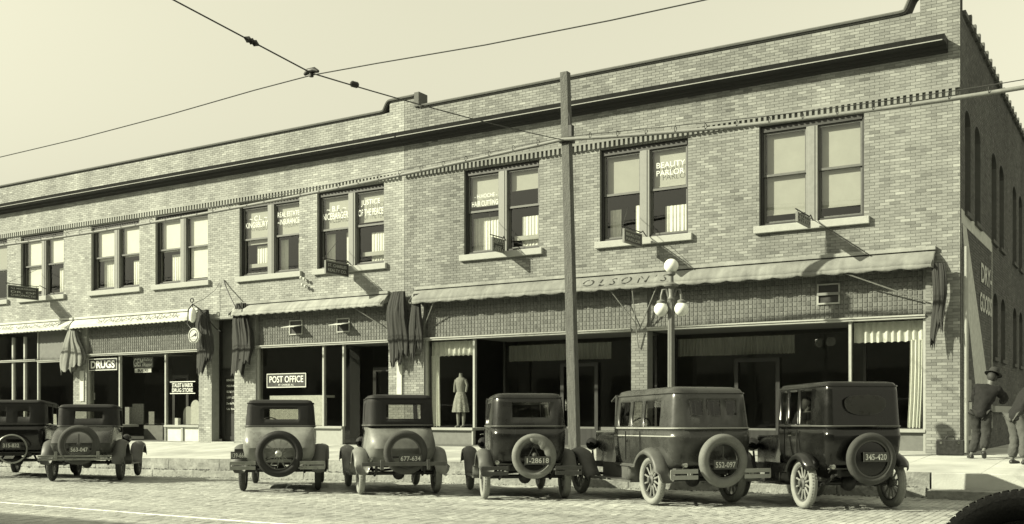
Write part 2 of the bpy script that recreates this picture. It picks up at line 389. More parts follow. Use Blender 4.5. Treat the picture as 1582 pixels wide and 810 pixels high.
# the corner: the pavement edge sits back behind one low step
cs = sheet('corner_step', [-3.3, 3.0], [KY + 0.05, KY + 0.17], lambda x, y: z_gut(x) - 0.1, 'joint_dark')
def slabrow(name, m, y0, y1, zt, zb, x0=-3.28, x1=3.0, n=4):
    for i in range(n):
        a = x0 + (x1 - x0) * i / n + .004; b = x0 + (x1 - x0) * (i + 1) / n - .004; mb = MB()
        mb.add([(a, y0, zb(a)), (b, y0, zb(b)), (b, y1, zb(b)), (a, y1, zb(a)), (a, y0, zt(a)), (b, y0, zt(b)), (b, y1, zt(b)), (a, y1, zt(a))], [(4, 5, 6, 7), (0, 1, 5, 4), (1, 2, 6, 5), (2, 3, 7, 6), (3, 0, 4, 7)]); mb.t = [1.0] * 5
        mb.build(name, m, cs, bevel=0.012)
slabrow('edge_stone', 'concrete', KY + 0.02, KY + 0.158, lambda x: z_kerb(x) + .003, lambda x: z_gut(x) - .08)
slabrow('step_stone', 'kerb_stone', KY - 0.42, KY + 0.015, lambda x: z_gut(x) + .15, lambda x: z_gut(x) - .1)

# ------------------------------------------------------------------ brick walls
COURSE = 0.0665; BL = 0.213
def facadeP(u, d, z): return (u, D + d, z)
XS = -3.48
def sideP(u, d, z): return (XS - d, u, z)
def wall_backing(mb, P, regions, openings, d0=0.006, thick=0.32, flip=False):
    us = sorted({v for a in regions + openings for v in a[:2]}); zs = sorted({v for a in regions + openings for v in a[2:]})
    inside = lambda u, z, L: any(a[0] < u < a[1] and a[2] < z < a[3] for a in L)
    for i in range(len(us) - 1):
        for j in range(len(zs) - 1):
            u0, u1, z0, z1 = us[i], us[i + 1], zs[j], zs[j + 1]; um, zm = (u0 + u1) / 2, (z0 + z1) / 2
            if inside(um, zm, regions) and not inside(um, zm, openings):
                mb.quad(P(u0, d0, z0), P(u1, d0, z0), P(u1, d0, z1), P(u0, d0, z1)); mb.quad(P(u1, thick, z0), P(u0, thick, z0), P(u0, thick, z1), P(u1, thick, z1))
    for (u0, u1, z0, z1) in openings:
        mb.quad(P(u0, d0, z0), P(u0, d0, z1), P(u0, thick, z1), P(u0, thick, z0)); mb.quad(P(u1, d0, z1), P(u1, d0, z0), P(u1, thick, z0), P(u1, thick, z1))
        mb.quad(P(u0, d0, z1), P(u1, d0, z1), P(u1, thick, z1), P(u0, thick, z1)); mb.quad(P(u0, d0, z0), P(u0, thick, z0), P(u1, thick, z0), P(u1, d0, z0))
def brick_list(regions, openings, seed, spread, light, zbase=0.2):
    r = random.Random(seed); out = []; zmin = min(a[2] for a in regions); zmax = max(a[3] for a in regions); k = 0; z = zbase
    while z < zmax - 0.02:
        z1 = min(z + COURSE - 0.006, zmax)
        if z1 > zmin:
            spans = [(a[0], a[1]) for a in regions if a[2] < z + 0.03 < a[3]]
            for (o0, o1, oz0, oz1) in openings:
                if oz0 < z1 - 0.012 and oz1 > z + 0.012:
                    new = []
                    for (s0, s1) in spans:
                        if o1 <= s0 or o0 >= s1: new.append((s0, s1)); continue
                        if o0 > s0: new.append((s0, o0))
                        if o1 < s1: new.append((o1, s1))
                    spans = new
            for (s0, s1) in spans:
                u = math.floor(s0 / BL) * BL - (BL / 2 if k % 2 else 0)
                while u < s1:
                    a, b = max(u, s0), min(u + BL - 0.006, s1)
                    if b - a > 0.02:
                        t = r.gauss(1, spread)
                        if r.random() < light: t += 0.24
                        if r.random() < 0.12: t -= 0.18
                        out.append((a, b, z, z1, max(0.45, t)))
                    u += BL
        z += COURSE; k += 1
    return out
def brick_mesh(mb, P, bl, dep=0.008):
    if mb.t is None: mb.t = []
    for (a, b, z0, z1, t) in bl:
        e = 0.0025
        mb.add([P(a, dep, z0), P(b, dep, z0), P(b, dep, z1), P(a, dep, z1), P(a + e, 0, z0 + e), P(b - e, 0, z0 + e), P(b - e, 0, z1 - e), P(a + e, 0, z1 - e)],
               [(4, 5, 6, 7), (0, 1, 5, 4), (1, 2, 6, 5), (2, 3, 7, 6), (3, 0, 4, 7)]); mb.t += [t] * 5

HEAD, OPB, SILLB = 8.06, 5.72, 5.55
WL = [(-40.6, -37.42), (-36.54, -33.92), (-32.33, -29.72), (-28.89, -26.32), (-24.86, -22.28), (-21.55, -18.97)]
WR = [(-16.15, -13.76), (-11.97, -9.59), (-7.82, -5.45)]
LINT = 4.66
SHOP_R = [(-17.53, -11.10), (-10.66, -4.17)]
SHOP_L = [(-41.2, -33.36), (-32.60, -26.75), (-26.14, -25.09), (-24.14, -18.80)]
SEAM = -18.22
bR = thing('brick_building', 'tan brick corner block with the wide dark dress shop storefront', 'building', (0, 0, 0))
bL = thing('brick_building', 'long pale brick block left of the seam with drug store and post office', 'building', (0, 0, 0))
regR = [(SEAM, XS, 0.2, 10.0), (SEAM, -17.72, 10.0, 10.33), (-4.28, XS, 10.0, 10.40)]
opR = [(a, b, OPB, HEAD) for a, b in WR] + [(a, b, 0.2, LINT) for a, b in SHOP_R]
regL = [(-43, SEAM - 0.006, 0.0, 10.05), (-18.76, SEAM - 0.006, 10.05, 10.33)]
opL = [(a, b, OPB, HEAD) for a, b in WL] + [(a, b, 0.0, LINT if i != 2 else 4.42) for i, (a, b) in enumerate(SHOP_L)]
mb = MB(); wall_backing(mb, facadeP, regR, opR); wR = mb.build('wall', 'mortar', bR)
mb = MB(); wall_backing(mb, facadeP, regL, opL); wL = mb.build('wall', 'mortar_left', bL)
lst = brick_list(regR, opR, 11, 0.125, 0.14)
full = [b for b in lst if b[1] - b[0] > BL - 0.012 and b[2] > 0.6]
full.sort(key=lambda b: D * math.cos(YAW) - b[0] * math.sin(YAW) + 0.05 * abs(b[2] - 7.5))
single = set(id(b) for b in full[:300])
bm_var = []
for k in range(9):
    mb = MB(); brick_mesh(mb, lambda u, d, z: (u, d, z), [(0, BL - 0.006, 0, COURSE - 0.006, 0.72 + 0.075 * k)]); bm_var.append(mb.mesh('brick', 'brick_right'))
for b in full[:300]:
    o = obj('brick', bm_var[max(0, min(8, round((b[4] - 0.72) / 0.075)))], wR); o.location = (b[0], D, b[2])
mb = MB(); brick_mesh(mb, facadeP, [b for b in lst if id(b) not in single]); mb.build('bricks', 'brick_right', wR, kind='stuff')
mb = MB(); brick_mesh(mb, facadeP, brick_list(regL, opL, 12, 0.09, 0.08)); mb.build('bricks', 'brick_left', wL, kind='stuff')

# side wall with pairs of narrow arched windows
SW = [(24.15, 24.95, 5.75, 8.0), (25.6, 26.5, 5.75, 8.0), (28.45, 29.4, 5.75, 8.0), (30.0, 30.95, 5.75, 8.0), (33.0, 33.95, 5.75, 8.0), (34.6, 35.5, 5.75, 8.0), (37.6, 38.5, 5.75, 8.0), (39.1, 40.0, 5.75, 8.0),
      (28.75, 29.65, 2.8, 4.46), (30.35, 31.25, 2.8, 4.46), (33.1, 34.0, 2.8, 4.46), (34.7, 35.6, 2.8, 4.46), (37.6, 38.5, 2.8, 4.46), (39.1, 40.0, 2.8, 4.46)]
regS = [(D + 0.011, 46.0, 0.3, 9.88)]
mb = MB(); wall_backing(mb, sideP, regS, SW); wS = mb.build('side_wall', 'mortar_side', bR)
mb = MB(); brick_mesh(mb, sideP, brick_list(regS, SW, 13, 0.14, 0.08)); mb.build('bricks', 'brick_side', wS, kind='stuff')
for (y0, y1, z0, z1) in SW:
    w = (y1 - y0) / 2; yc = (y0 + y1) / 2; mb = MB()
    for s in (-1, 1):        # masonry left over beside the arch
        arc = [(yc + s * w * math.cos(a), z1 - w * 0.62 + w * 0.62 * math.sin(a)) for a in frange(0, math.pi / 2, 6)] + [(yc + s * w, z1)]
        n = len(arc); mb.add([(XS - .002, p[0], p[1]) for p in arc] + [(XS - .3, p[0], p[1]) for p in arc], [tuple(range(n)), tuple(range(n, 2 * n))] + [(i, (i + 1) % n, n + (i + 1) % n, n + i) for i in range(n)])
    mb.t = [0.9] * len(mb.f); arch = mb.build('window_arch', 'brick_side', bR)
    win = MB(); x = XS - 0.2
    for (a, b, c, d) in ((y0, y0 + .06, z0, z1), (y1 - .06, y1, z0, z1), (y0 + .06, y1 - .06, z0, z0 + .07), (y0 + .06, y1 - .06, (z0 + z1) / 2 - .03, (z0 + z1) / 2 + .03)): win.box(x - .06, x, a, b, c, d)
    wo = win.build('window', 'frame_dark', bR); p = MB(); p.quad((x - .03, y0, z0), (x - .03, y1, z0), (x - .03, y1, z1), (x - .03, y0, z1)); p.build('pane', 'shop_glass', wo)
    s = MB(); s.box(XS - .2, XS + .06, y0 - .06, y1 + .06, z0 - .09, z0); s.build('sill', 'brick_side', wo)
mb = MB(); mb.box(XS + .002, XS + .07, 28.6, 45.9, 1.40, 1.56); mb.build('stone_band', 'sill_stone', bR)
# coping tiles on the side parapet, with a raised collar at each joint
ct = MB(); ct.box(-.30, .06, 0, .60, 0, .10); ct.box(-.32, .10, .52, .64, -.03, .16); cm = ct.mesh('coping_tile', 'coping_stone')
y = D + 0.35
while y < 45.5:
    o = obj('coping_tile', cm, wS); o.location = (XS, y, 9.885); y += 0.66
# shells: floors, roof and inner walls
for (b, x0, x1) in ((bR, SEAM + 0.01, XS - 0.33), (bL, -42.9, SEAM - 0.02)):
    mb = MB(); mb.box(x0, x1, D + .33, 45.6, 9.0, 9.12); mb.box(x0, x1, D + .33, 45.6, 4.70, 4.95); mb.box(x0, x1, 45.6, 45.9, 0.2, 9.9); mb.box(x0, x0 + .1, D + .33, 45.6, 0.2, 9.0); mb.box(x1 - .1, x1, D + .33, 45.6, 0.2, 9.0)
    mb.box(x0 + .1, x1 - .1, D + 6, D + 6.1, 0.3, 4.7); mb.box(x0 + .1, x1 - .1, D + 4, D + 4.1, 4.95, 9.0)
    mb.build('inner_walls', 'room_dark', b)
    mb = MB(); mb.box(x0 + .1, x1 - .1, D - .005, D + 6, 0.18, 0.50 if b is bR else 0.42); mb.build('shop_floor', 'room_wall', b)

# cornice, dentils and coping of the two fronts
def sweep(parent, name, m, path, prof, smooth=None):
    mb = MB(); rs = []
    for i, (X, Z) in enumerate(path):
        p = path[max(0, i - 1)]; q = path[min(len(path) - 1, i + 1)]; dx, dz = q[0] - p[0], q[1] - p[1]; l = math.hypot(dx, dz); nx, nz = -dz / l, dx / l
        rs.append([(X + nx * h, D - o, Z + nz * h) for (o, h) in prof])
    mb.rings(rs, True, True, True); return mb.build(name, m, parent, smooth)
cprof = [(-.04, .0), (.02, 0), (.05, .05), (.14, .07), (.17, .13), (.36, .15), (.38, .20), (.43, .28), (-.04, .28)]
for (b, x0, x1) in ((bL, -43, SEAM - .01), (bR, SEAM, -3.72)):
    c = sweep(b, 'cornice', 'cornice_metal', [(x0, 9.02), (x1, 9.02)], cprof)
    mb = MB(); mb.box(x0, x1 - .05, D - .392, D - .36, 9.185, 9.202); mb.build('fillet', 'fillet_paint', c)
    mb = MB(); u = x0 + .05
    while u < (x1 if b is bL else XS) - .1:
        mb.box(u, u + .062, D - .075, D + .01, 8.085, 8.235); u += 0.131
    mb.build('dentil_course', 'brick_left' if b is bL else 'brick_right', b, kind='stuff')
    mb = MB(); mb.box(x0, x1 if b is bL else XS + .0, D - .075, D + .01, 8.237, 8.29); o = mb.build('dentil_band', 'brick_left' if b is bL else 'brick_right', b)
kp = [(-.36, 0), (.02, 0), (.03, .03), (.06, .035), (.07, .07), (.04, .10), (-.36, .10)]
def ogee(x0, z0, x1, z1, n=8):
    return [(x0 + (x1 - x0) * t, z0 + (z1 - z0) * (t * t * t * (t * (6 * t - 15) + 10))) for t in frange(0, 1, n)]
sweep(bL, 'coping', 'coping_stone', [(-43, 10.05), (-19.1, 10.05)] + ogee(-19.0, 10.06, -18.72, 10.33) + [(SEAM - .004, 10.33)], kp)
sweep(bR, 'coping', 'coping_stone', [(SEAM, 10.33), (-17.84, 10.33)], kp)
sweep(bR, 'coping', 'coping_stone', [(-17.66, 10.0), (-4.72, 10.0)] + ogee(-4.62, 10.01, -4.32, 10.40) + [(XS + .02, 10.40)], kp)
mb = MB(); mb.box(-17.84, -17.66, D - .06, D + .36, 10.05, 10.47); mb.build('parapet_block', 'coping_stone', bR, bevel=0.02)
mb = MB(); mb.box(XS - .62, XS - .03, D - .10, D - .002, 8.96, 9.30)
# ------------------------------------------------------------------ upper windows
def bars(mb, x0, x1, z0, z1, y0, y1, w):
    mb.box(x0, x0 + w, y0, y1, z0, z1); mb.box(x1 - w, x1, y0, y1, z0, z1); mb.box(x0 + w, x1 - w, y0, y1, z1 - w, z1); mb.box(x0 + w, x1 - w, y0, y1, z0, z0 + w * 1.2)
def upper_window(parent, x0, x1, spec, label):
    mb = MB(); y = D + 0.10; bars(mb, x0, x1, OPB, HEAD, y, y + .12, .06)
    mb.box(x0 + .06, x1 - .06, y - .02, y + .1, HEAD - .15, HEAD - .062)
    w = mb.build('window', 'frame_dark', parent, label=label)
    xm = (x0 + x1) / 2 + 0.02; mm = MB(); mm.box(xm - .13, xm + .13, D + .06, y + .13, OPB + .01, HEAD - .155); mm.box(xm - .07, xm + .07, D + .045, D + .06, OPB + .01, HEAD - .155); mm.build('mullion', 'frame_paint', w, bevel=.008)
    s = MB(); s.box(x0 - .11, x1 + .13, D - .10, D + .11, SILLB, OPB - .002); s.build('sill', 'sill_stone', w, bevel=.012)
    zm = 6.88
    for h, (a, b) in enumerate(((x0 + .062, xm - .132), (xm + .132, x1 - .062))):
        sp = spec[h]; up = MB(); bars(up, a, b, zm, HEAD - .155, y + .03, y + .065, .045); up.build('sash', 'sash_paint', w)
        p = MB(); p.quad((a + .04, y + .05, zm + .04), (b - .04, y + .05, zm + .04), (b - .04, y + .05, HEAD - .2), (a + .04, y + .05, HEAD - .2)); p.build('pane', 'pane', w)
        dy = 0.0; lo = MB(); bars(lo, a, b, OPB + .06, zm + .06, y + .07, y + .105, .05)
        ls = lo.build('sash', 'sash_paint', w)
        p = MB(); p.quad((a + .04, y + .09, OPB + .1), (b - .04, y + .09, OPB + .1), (b - .04, y + .09, zm + .03), (a + .04, y + .09, zm + .03)); p.build('pane', 'pane', w)
        if sp.get('blind', 0) > 0:
            zb = HEAD - .16 - sp['blind'] * (HEAD - OPB - .3); k = MB(); k.quad((a + .05, y + .15, zb), (b - .05, y + .15, zb), (b - .05, y + .15, HEAD - .1), (a + .05, y + .15, HEAD - .1)); k.box(a + .05, b - .05, y + .14, y + .165, zb - .03, zb); k.build('blind', sp.get('bm', 'blind'), w)
        for (c0, c1, zt, zb) in sp.get('curt', []):
            k = MB(); pleat(k, a + (b - a) * c0, a + (b - a) * c1, OPB + zb, OPB + zt, y + .28, .013, max(2, int(11 * (c1 - c0)))); k.build('curtain', 'lace', w)
        if sp.get('board'):
            k = MB(); k.box(a + .12, b - .06, y + .16, y + .19, OPB + .3, OPB + .42); k.build('inside_ledge', 'blind_grey', w)
        for i, (t, fx0, fx1, fz0, fz1) in enumerate(sp.get('txt', [])):
            text(t, 'lettering', (b - a - .1) * (fx1 - fx0), (HEAD - .2 - zm) * (fz1 - fz0), (a + .05 + (b - a - .1) * (fx0 + fx1) / 2, y + .045, zm + (HEAD - .2 - zm) * (fz0 + fz1) / 2), (1, 0, 0), (0, 0, 1), 'letter_white', w, bold=-.002)
    return w
full_c = [(0.0, 1.0, 1.05, .05)]; two_c = [(0.0, .3, 1.1, .02), (.7, 1.0, 1.1, .02)]
SPL = [({'blind': .55}, {'blind': .5, 'bm': 'blind_grey'}),
       ({'blind': .93}, {'blind': .48, 'curt': [(.35, 1, 1.05, .05)]}),
       ({'blind': .52, 'curt': [(0.15, 1, 1.1, .05)]}, {'blind': .5, 'bm': 'blind', 'curt': [(.35, 1, 1.0, .1)]}),
       ({'blind': .5, 'curt': [(.3, 1, 1.05, .1)]}, {'blind': .98}),
       ({'blind': .55, 'bm': 'blind_mid', 'txt': [('~ C.L. ~', .2, .95, .62, .78), ('KINGSBURY', .02, .98, .40, .58)], 'curt': [(.3, 1, 1.0, .4)], 'board': 1}, {'blind': .46, 'bm': 'blind_mid', 'txt': [('REAL ESTATE', .05, .98, .62, .78), ('~INSURANCE', .05, .98, .38, .55)], 'curt': two_c}),
       ({'blind': .48, 'bm': 'blind_mid', 'txt': [('~ B.F. ~', .15, .9, .58, .74), ('NICEBARGER', .0, .98, .34, .54)], 'curt': two_c}, {'blind': .42, 'bm': 'blind_mid', 'txt': [('JUSTICE', .12, .85, .60, .80), ('OF THE PEACE', .02, .97, .32, .52)], 'curt': [(.35, 1, 1.0, .1)], 'board': 1})]
SPR = [({'blind': .40, 'bm': 'blind_mid', 'txt': [('- H.HOCHE -', .15, .95, .40, .51), ('HAIR CUTTING', .06, .98, .17, .32)], 'curt': full_c}, {'blind': .25, 'bm': 'blind_grey', 'curt': [(.3, 1, .95, .1)], 'board': 1}),
       ({'blind': .46, 'bm': 'blind_grey', 'curt': [(0.05, .35, .85, .05), (.75, 1, .9, .05)]}, {'blind': .44, 'bm': 'blind_mid', 'txt': [('BEAUTY', .12, .98, .56, .70), ('PARLOR', .12, .95, .36, .50)], 'curt': [(.3, 1, .8, .1)]}),
       ({'blind': .92, 'bm': 'blind_grey'}, {'blind': .9, 'bm': 'blind_grey'})]
for (x0, x1), sp in zip(WL, SPL): upper_window(bL, x0, x1, sp, None)
for (x0, x1), sp in zip(WR, SPR): upper_window(bR, x0, x1, sp, None)

# ------------------------------------------------------------------ shop fronts
def tiles(parent, x0, x1, z0, z1, holes=()):
    mb = MB(); mb.quad((x0, D + .07, z0), (x1, D + .07, z0), (x1, D + .07, z1), (x0, D + .07, z1)); base = mb.build('transom', 'tile_joint', parent)
    mb = MB(); mb.t = []; r = random.Random(int(abs(x0) * 10)); p = .1045; nx = int((x1 - x0 - .02) / p); nz = int((z1 - z0) / p)
    ox = (x1 - x0 - nx * p) / 2
    for i in range(nx):
        for j in range(nz):
            a = x0 + ox + i * p + .008; b = a + p - .016; c = z0 + j * p + .008; d = c + p - .006
            if any(h[0] < (a + b) / 2 < h[1] and h[2] < (c + d) / 2 < h[3] for h in holes): continue
            y = D + .055; mb.add([(a, D + .068, c), (b, D + .068, c), (b, D + .068, d), (a, D + .068, d), (a + .01, y, c + .01), (b - .01, y, c + .01), (b - .01, y, d - .01), (a + .01, y, d - .01)],
                   [(4, 5, 6, 7), (0, 1, 5, 4), (1, 2, 6, 5), (2, 3, 7, 6), (3, 0, 4, 7)]); mb.t += [r.gauss(1, .10)] * 5
    mb.build('prism_tiles', 'tile_prism', base, kind='stuff')
    return base
def beam(parent, x0, x1, z, m='trim_light'):
    mb = MB(); mb.box(x0, x1, D - .02, D + .2, z - .05, z + .03); mb.box(x0, x1, D - .05, D - .022, z - .005, z + .028); mb.build('storefront_beam', m, parent)
def post(parent, x, z0, z1, w=.05, y=D + .06, m='trim_light'):
    mb = MB(); mb.box(x - w / 2, x + w / 2, y, y + .1, z0, z1); mb.build('window_post', m, parent)
def pane(parent, x0, x1, z0, z1, y=D + .11, m='shop_glass'):
    mb = MB(); mb.quad((x0, y, z0), (x1, y, z0), (x1, y, z1), (x0, y, z1)); return mb.build('shop_window', m, parent)
def bulkhead(parent, x0, x1, z0, z1, n, m='panel_paint', pm='panel_mid'):
    mb = MB(); y = D + .03; mb.box(x0, x1, y, y + .12, z0, z0 + .10); mb.box(x0, x1, y - .04, y + .12, z1 - .07, z1)
    w = (x1 - x0) / n
    for i in range(n + 1): mb.box(max(x0, x0 + i * w - .05), min(x1, x0 + i * w + .05), y, y + .12, z0 + .1, z1 - .07)
    o = mb.build('bulkhead', m, parent, bevel=.006)
    for i in range(n):
        p = MB(); p.box(x0 + i * w + .052, x0 + (i + 1) * w - .052, y + .05, y + .1, z0 + .101, z1 - .071); p.build('panel', pm, o)
def vent(parent, px0, px1, py0, py1, flap=True):
    a = at(px0, py1, D); b = at(px1, py0, D); x0, x1, z0, z1 = a[0], b[0], a[2], b[2]
    mb = MB(); bars(mb, x0, x1, z0, z1, D + .02, D + .12, .03); o = mb.build('vent', 'trim_light', parent)
    mb = MB(); mb.box(x0 + .03, x1 - .03, D + .052, D + .054, z0 + .03, z1 - .03); mb.build('opening', 'sign_black', o)
    if flap:
        zc = (z0 + z1) / 2; mb = MB(); mb.add([(x0, D + .02, zc + .05), (x1, D + .02, zc + .05), (x1, D - .33, zc - .02), (x0, D - .33, zc - .02)], [(0, 1, 2, 3)]); mb.build('flap', 'canvas_light', o, solid=.015)
    else:
        mb = MB(); mb.box(x0, x1, D - .0, D + .03, (z0 + z1) / 2 - .03, (z0 + z1) / 2 + .03); mb.build('flap', 'frame_paint', o)
    return (x0, x1, z0, z1)
LZ = 3.47
# dress shop, right building
for (x0, x1) in SHOP_R: beam(bR, x0, x1, LZ); 
v1 = vent(bR, 1262, 1297, 437, 471, False)
tiles(bR, SHOP_R[0][0], SHOP_R[0][1], LZ + .03, LINT); tiles(bR, SHOP_R[1][0], SHOP_R[1][1], LZ + .03, LINT, [v1])
fz = 0.50
xa = at(730, 600, D)[0]; xb = at(1312, 600, D)[0]
bulkhead(bR, SHOP_R[0][0], xa, 0.40, 0.97, 1); bulkhead(bR, xb, SHOP_R[1][1], 0.46, 1.03, 1)
for x in (SHOP_R[0][0] + .03, xa, SHOP_R[1][1] - .03, xb): post(bR, x, .98, LZ - .05, .06)
pane(bR, SHOP_R[0][0] + .06, xa - .03, .98, LZ - .05); pane(bR, xb + .03, SHOP_R[1][1] - .06, 1.04, LZ - .05)
for (x0, x1, xm) in ((xa, SHOP_R[0][1], -13.4), (SHOP_R[1][0], xb, -8.4)):      # recessed show windows either side of the doors
    Y = D + 1.6; mb = MB(); mb.box(x0, x1, Y, Y + .08, fz, 1.0); mb.build('recess_bulkhead', 'panel_mid', bR); pane(bR, x0, x1, 1.0, 3.4, Y + .03)
    for x in (x0 + .03, x1 - .03): post(bR, x, fz, 3.42, .06, Y - .03, 'frame_dark')
    mb = MB(); pleat(mb, x0 + .1, xm + .9, 2.85, 3.30, Y + .12, .03, 34); mb.build('valance', 'blind_grey', bR)
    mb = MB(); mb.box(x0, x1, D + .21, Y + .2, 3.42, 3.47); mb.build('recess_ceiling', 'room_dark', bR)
    mb = MB(); bars(mb, xm - .58, xm + .58, fz, 2.75, Y - .06, Y - .01, .10); mb.box(xm - .48, xm + .48, Y - .05, Y - .02, fz + .12, fz + .45); dr = mb.build('door', 'door_wood', bR); mb = MB(); mb.box(xm - .40, xm - .36, Y - .11, Y - .06, 1.45, 1.75); mb.build('handle', 'nickel', dr)
mb = MB(); pleat(mb, SHOP_R[1][1] - 1.56, SHOP_R[1][1] - .08, 2.95, 3.40, D + .28, .035, 10); mb.build('valance', 'lace', bR)
mb = MB(); pleat(mb, SHOP_R[1][1] - .36, SHOP_R[1][1] - .08, 1.06, 2.98, D + .26, .035, 4, sway=-.06); mb.build('side_curtain', 'lace', bR)
mb = MB(); pleat(mb, SHOP_R[0][0] + .08, xa - .06, 2.98, 3.39, D + .28, .03, 9); mb.build('valance', 'lace', bR)
mb = MB(); pleat(mb, SHOP_R[0][0] + .08, SHOP_R[0][0] + .36, 1.0, 3.0, D + .26, .03, 3, sway=.03); mb.build('side_curtain', 'lace', bR)
mb = MB(); mb.box(xb + .03, SHOP_R[1][1] - .06, D + .14, D + 1.5, .95, 1.03); mb.box(SHOP_R[0][0] + .06, xa - .03, D + .14, D + 1.5, .9, .965); mb.build('show_floor', 'blind_grey', bR)
# post office
S = SHOP_L[3]; beam(bL, S[0], S[1], LZ)
vs2 = [vent(bL, 446, 466, 494, 518), vent(bL, 519, 539, 491, 514)]
tiles(bL, S[0], S[1], LZ + .03, LINT, vs2)
xd = at(528, 600, D)[0]; xp = at(497, 600, D)[0]
bulkhead(bL, S[0], xd, .36, .98, 3, 'panel_paint', 'panel_paint')
for x in (S[0] + .03, xp, xd): post(bL, x, .98, LZ - .05, .06)
pane(bL, S[0] + .06, xp - .03, .98, LZ - .05); pane(bL, xp + .03, xd - .03, .98, LZ - .05)
mb = MB(); mb.box(S[0] + .3, xp - .1, D + .3, D + .34, .99, 1.92); mb.box(S[0] + .3, xp - .1, D + .34, D + .7, 1.85, 1.92); mb.build('counter_screen', 'paper', bL)
Y = D + .9; x0 = xd + .45; door = MB(); bars(door, x0, S[1] - .1, .42, 2.75, Y, Y + .06, .12); door.box(x0 + .12, S[1] - .22, Y + .01, Y + .04, .5, 1.25); d = door.build('door', 'door_wood', bL)
mb = MB(); mb.quad((x0 + .12, Y + .03, 1.25), (S[1] - .22, Y + .03, 1.25), (S[1] - .22, Y + .03, 2.65), (x0 + .12, Y + .03, 2.65)); mb.build('pane', 'shop_glass', d)
mb = MB(); mb.add([(xd + .02, D + .12, .45), (x0, Y, .45), (x0, Y, 3.4), (xd + .02, D + .12, 3.4)], [(0, 1, 2, 3)]); mb.build('shop_window', 'shop_glass', bL)
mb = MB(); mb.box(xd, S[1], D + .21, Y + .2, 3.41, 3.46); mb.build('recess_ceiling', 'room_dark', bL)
# stair door between the shops
S = SHOP_L[2]; mb = MB(); mb.box(S[0] + .02, S[1] - .02, D + .42, D + .5, .35, 2.75); door = mb.build('door', 'door_wood', bL)
mb = MB(); bars(mb, S[0] + .12, S[1] - .12, .5, 2.62, D + .40, D + .419, .09); mb.build('door_frame', 'door_wood', door)
mb = MB(); mb.quad((S[0] + .22, D + .41, 1.35), (S[1] - .22, D + .41, 1.35), (S[1] - .22, D + .41, 2.52), (S[0] + .22, D + .41, 2.52)); mb.build('pane', 'shop_glass', door)
for i, t in enumerate(('KINGSBURY', 'INSURANCE', 'REALTY CO.', 'LAW - LOANS', 'Dentist Rooms', 'Up Stairs')):
    text(t, 'lettering', .5, .07, ((S[0] + S[1]) / 2, D + .40, 2.45 - i * .19), (1, 0, 0), (0, 0, 1), 'letter_white', door)
mb = MB(); mb.ball((S[1] - .18, D + .37, 1.25), .03); mb.build('handle', 'nickel', door, 40)
mb = MB(); mb.box(S[0] + .02, S[1] - .02, D + .42, D + .5, 2.76, 2.84); mb.build('door_transom', 'door_wood', bL); mb = MB(); mb.box(S[0], S[1], D - .02, D + .42, .2, .44); mb.build('door_step', 'sill_stone', bL)
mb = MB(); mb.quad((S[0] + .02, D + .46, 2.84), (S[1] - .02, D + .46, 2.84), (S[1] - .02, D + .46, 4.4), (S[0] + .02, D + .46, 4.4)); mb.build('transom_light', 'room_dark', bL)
# drug store
S = SHOP_L[1]; beam(bL, S[0], S[1], LZ - .02); tiles(bL, S[0], S[1], LZ + .01, LINT)
x1 = at(182, 600, D)[0]; x2 = at(253, 600, D)[0]
bulkhead(bL, x2, S[1], .33, .97, 2, 'panel_paint', 'paint_white'); bulkhead(bL, S[0], x1, .33, .97, 2, 'panel_paint', 'panel_mid')
for x in (S[0] + .03, x1, x2, S[1] - .03): post(bL, x, .4 if x in (x1, x2) else .98, LZ - .07, .06)
pane(bL, x2 + .03, S[1] - .06, .98, LZ - .07); pane(bL, S[0] + .06, x1 - .03, .98, LZ - .07)
mb = MB(); mb.box(x2 + .03, S[1] - .06, D + .14, D + .9, .88, .965); mb.box(S[0] + .06, x1 - .03, D + .14, D + .9, .88, .965); mb.build('show_floor', 'blind_grey', bL)
Y = D + 1.1; mb = MB(); mb.box(x1, x2 - .9, Y, Y + .08, .4, .93); mb.build('recess_bulkhead', 'panel_mid', bL); pane(bL, x1, x2 - .9, .93, 3.3, Y + .02)
mb = MB(); bars(mb, x2 - .88, x2 - .06, .42, 2.7, Y, Y + .06, .12); mb.build('door', 'door_wood', bL)
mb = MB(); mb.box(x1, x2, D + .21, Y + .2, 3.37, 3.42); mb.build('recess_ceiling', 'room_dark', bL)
# grocery at the far left
S = SHOP_L[0]; beam(bL, S[0], at(56, 540, D)[0], 3.36); beam(bL, at(58, 540, D)[0], S[1], 3.30)
mb = MB(); mb.box(at(58, 540, D)[0], S[1], D + .08, D + .12, 3.34, LINT); mb.build('transom', 'panel_mid', bL)
for px in (17, 35, 56): post(bL, at(px, 580, D)[0], .4, LINT if px == 56 else LINT - .4, .09 if px < 50 else .06)
mb = MB(); mb.quad((S[0], D + .14, .9), (at(56, 540, D)[0], D + .14, .9), (at(56, 540, D)[0], D + .14, LINT), (S[0], D + .14, LINT)); mb.build('shop_window', 'shop_glass', bL)
pane(bL, at(58, 540, D)[0], S[1] - .05, .98, 3.25)
bulkhead(bL, S[0], S[1], .30, .97, 6, 'panel_paint', 'panel_mid')
mb = MB(); mb.box(S[0], S[1] - .05, D + .16, D + 1.0, .85, .96); mb.build('show_floor', 'blind_grey', bL)
mb = MB(); mb.box(-18.55, -17.95, D - .05, D + .004, .3, .75); mb.build('pier_plinth', 'sill_stone', bL)

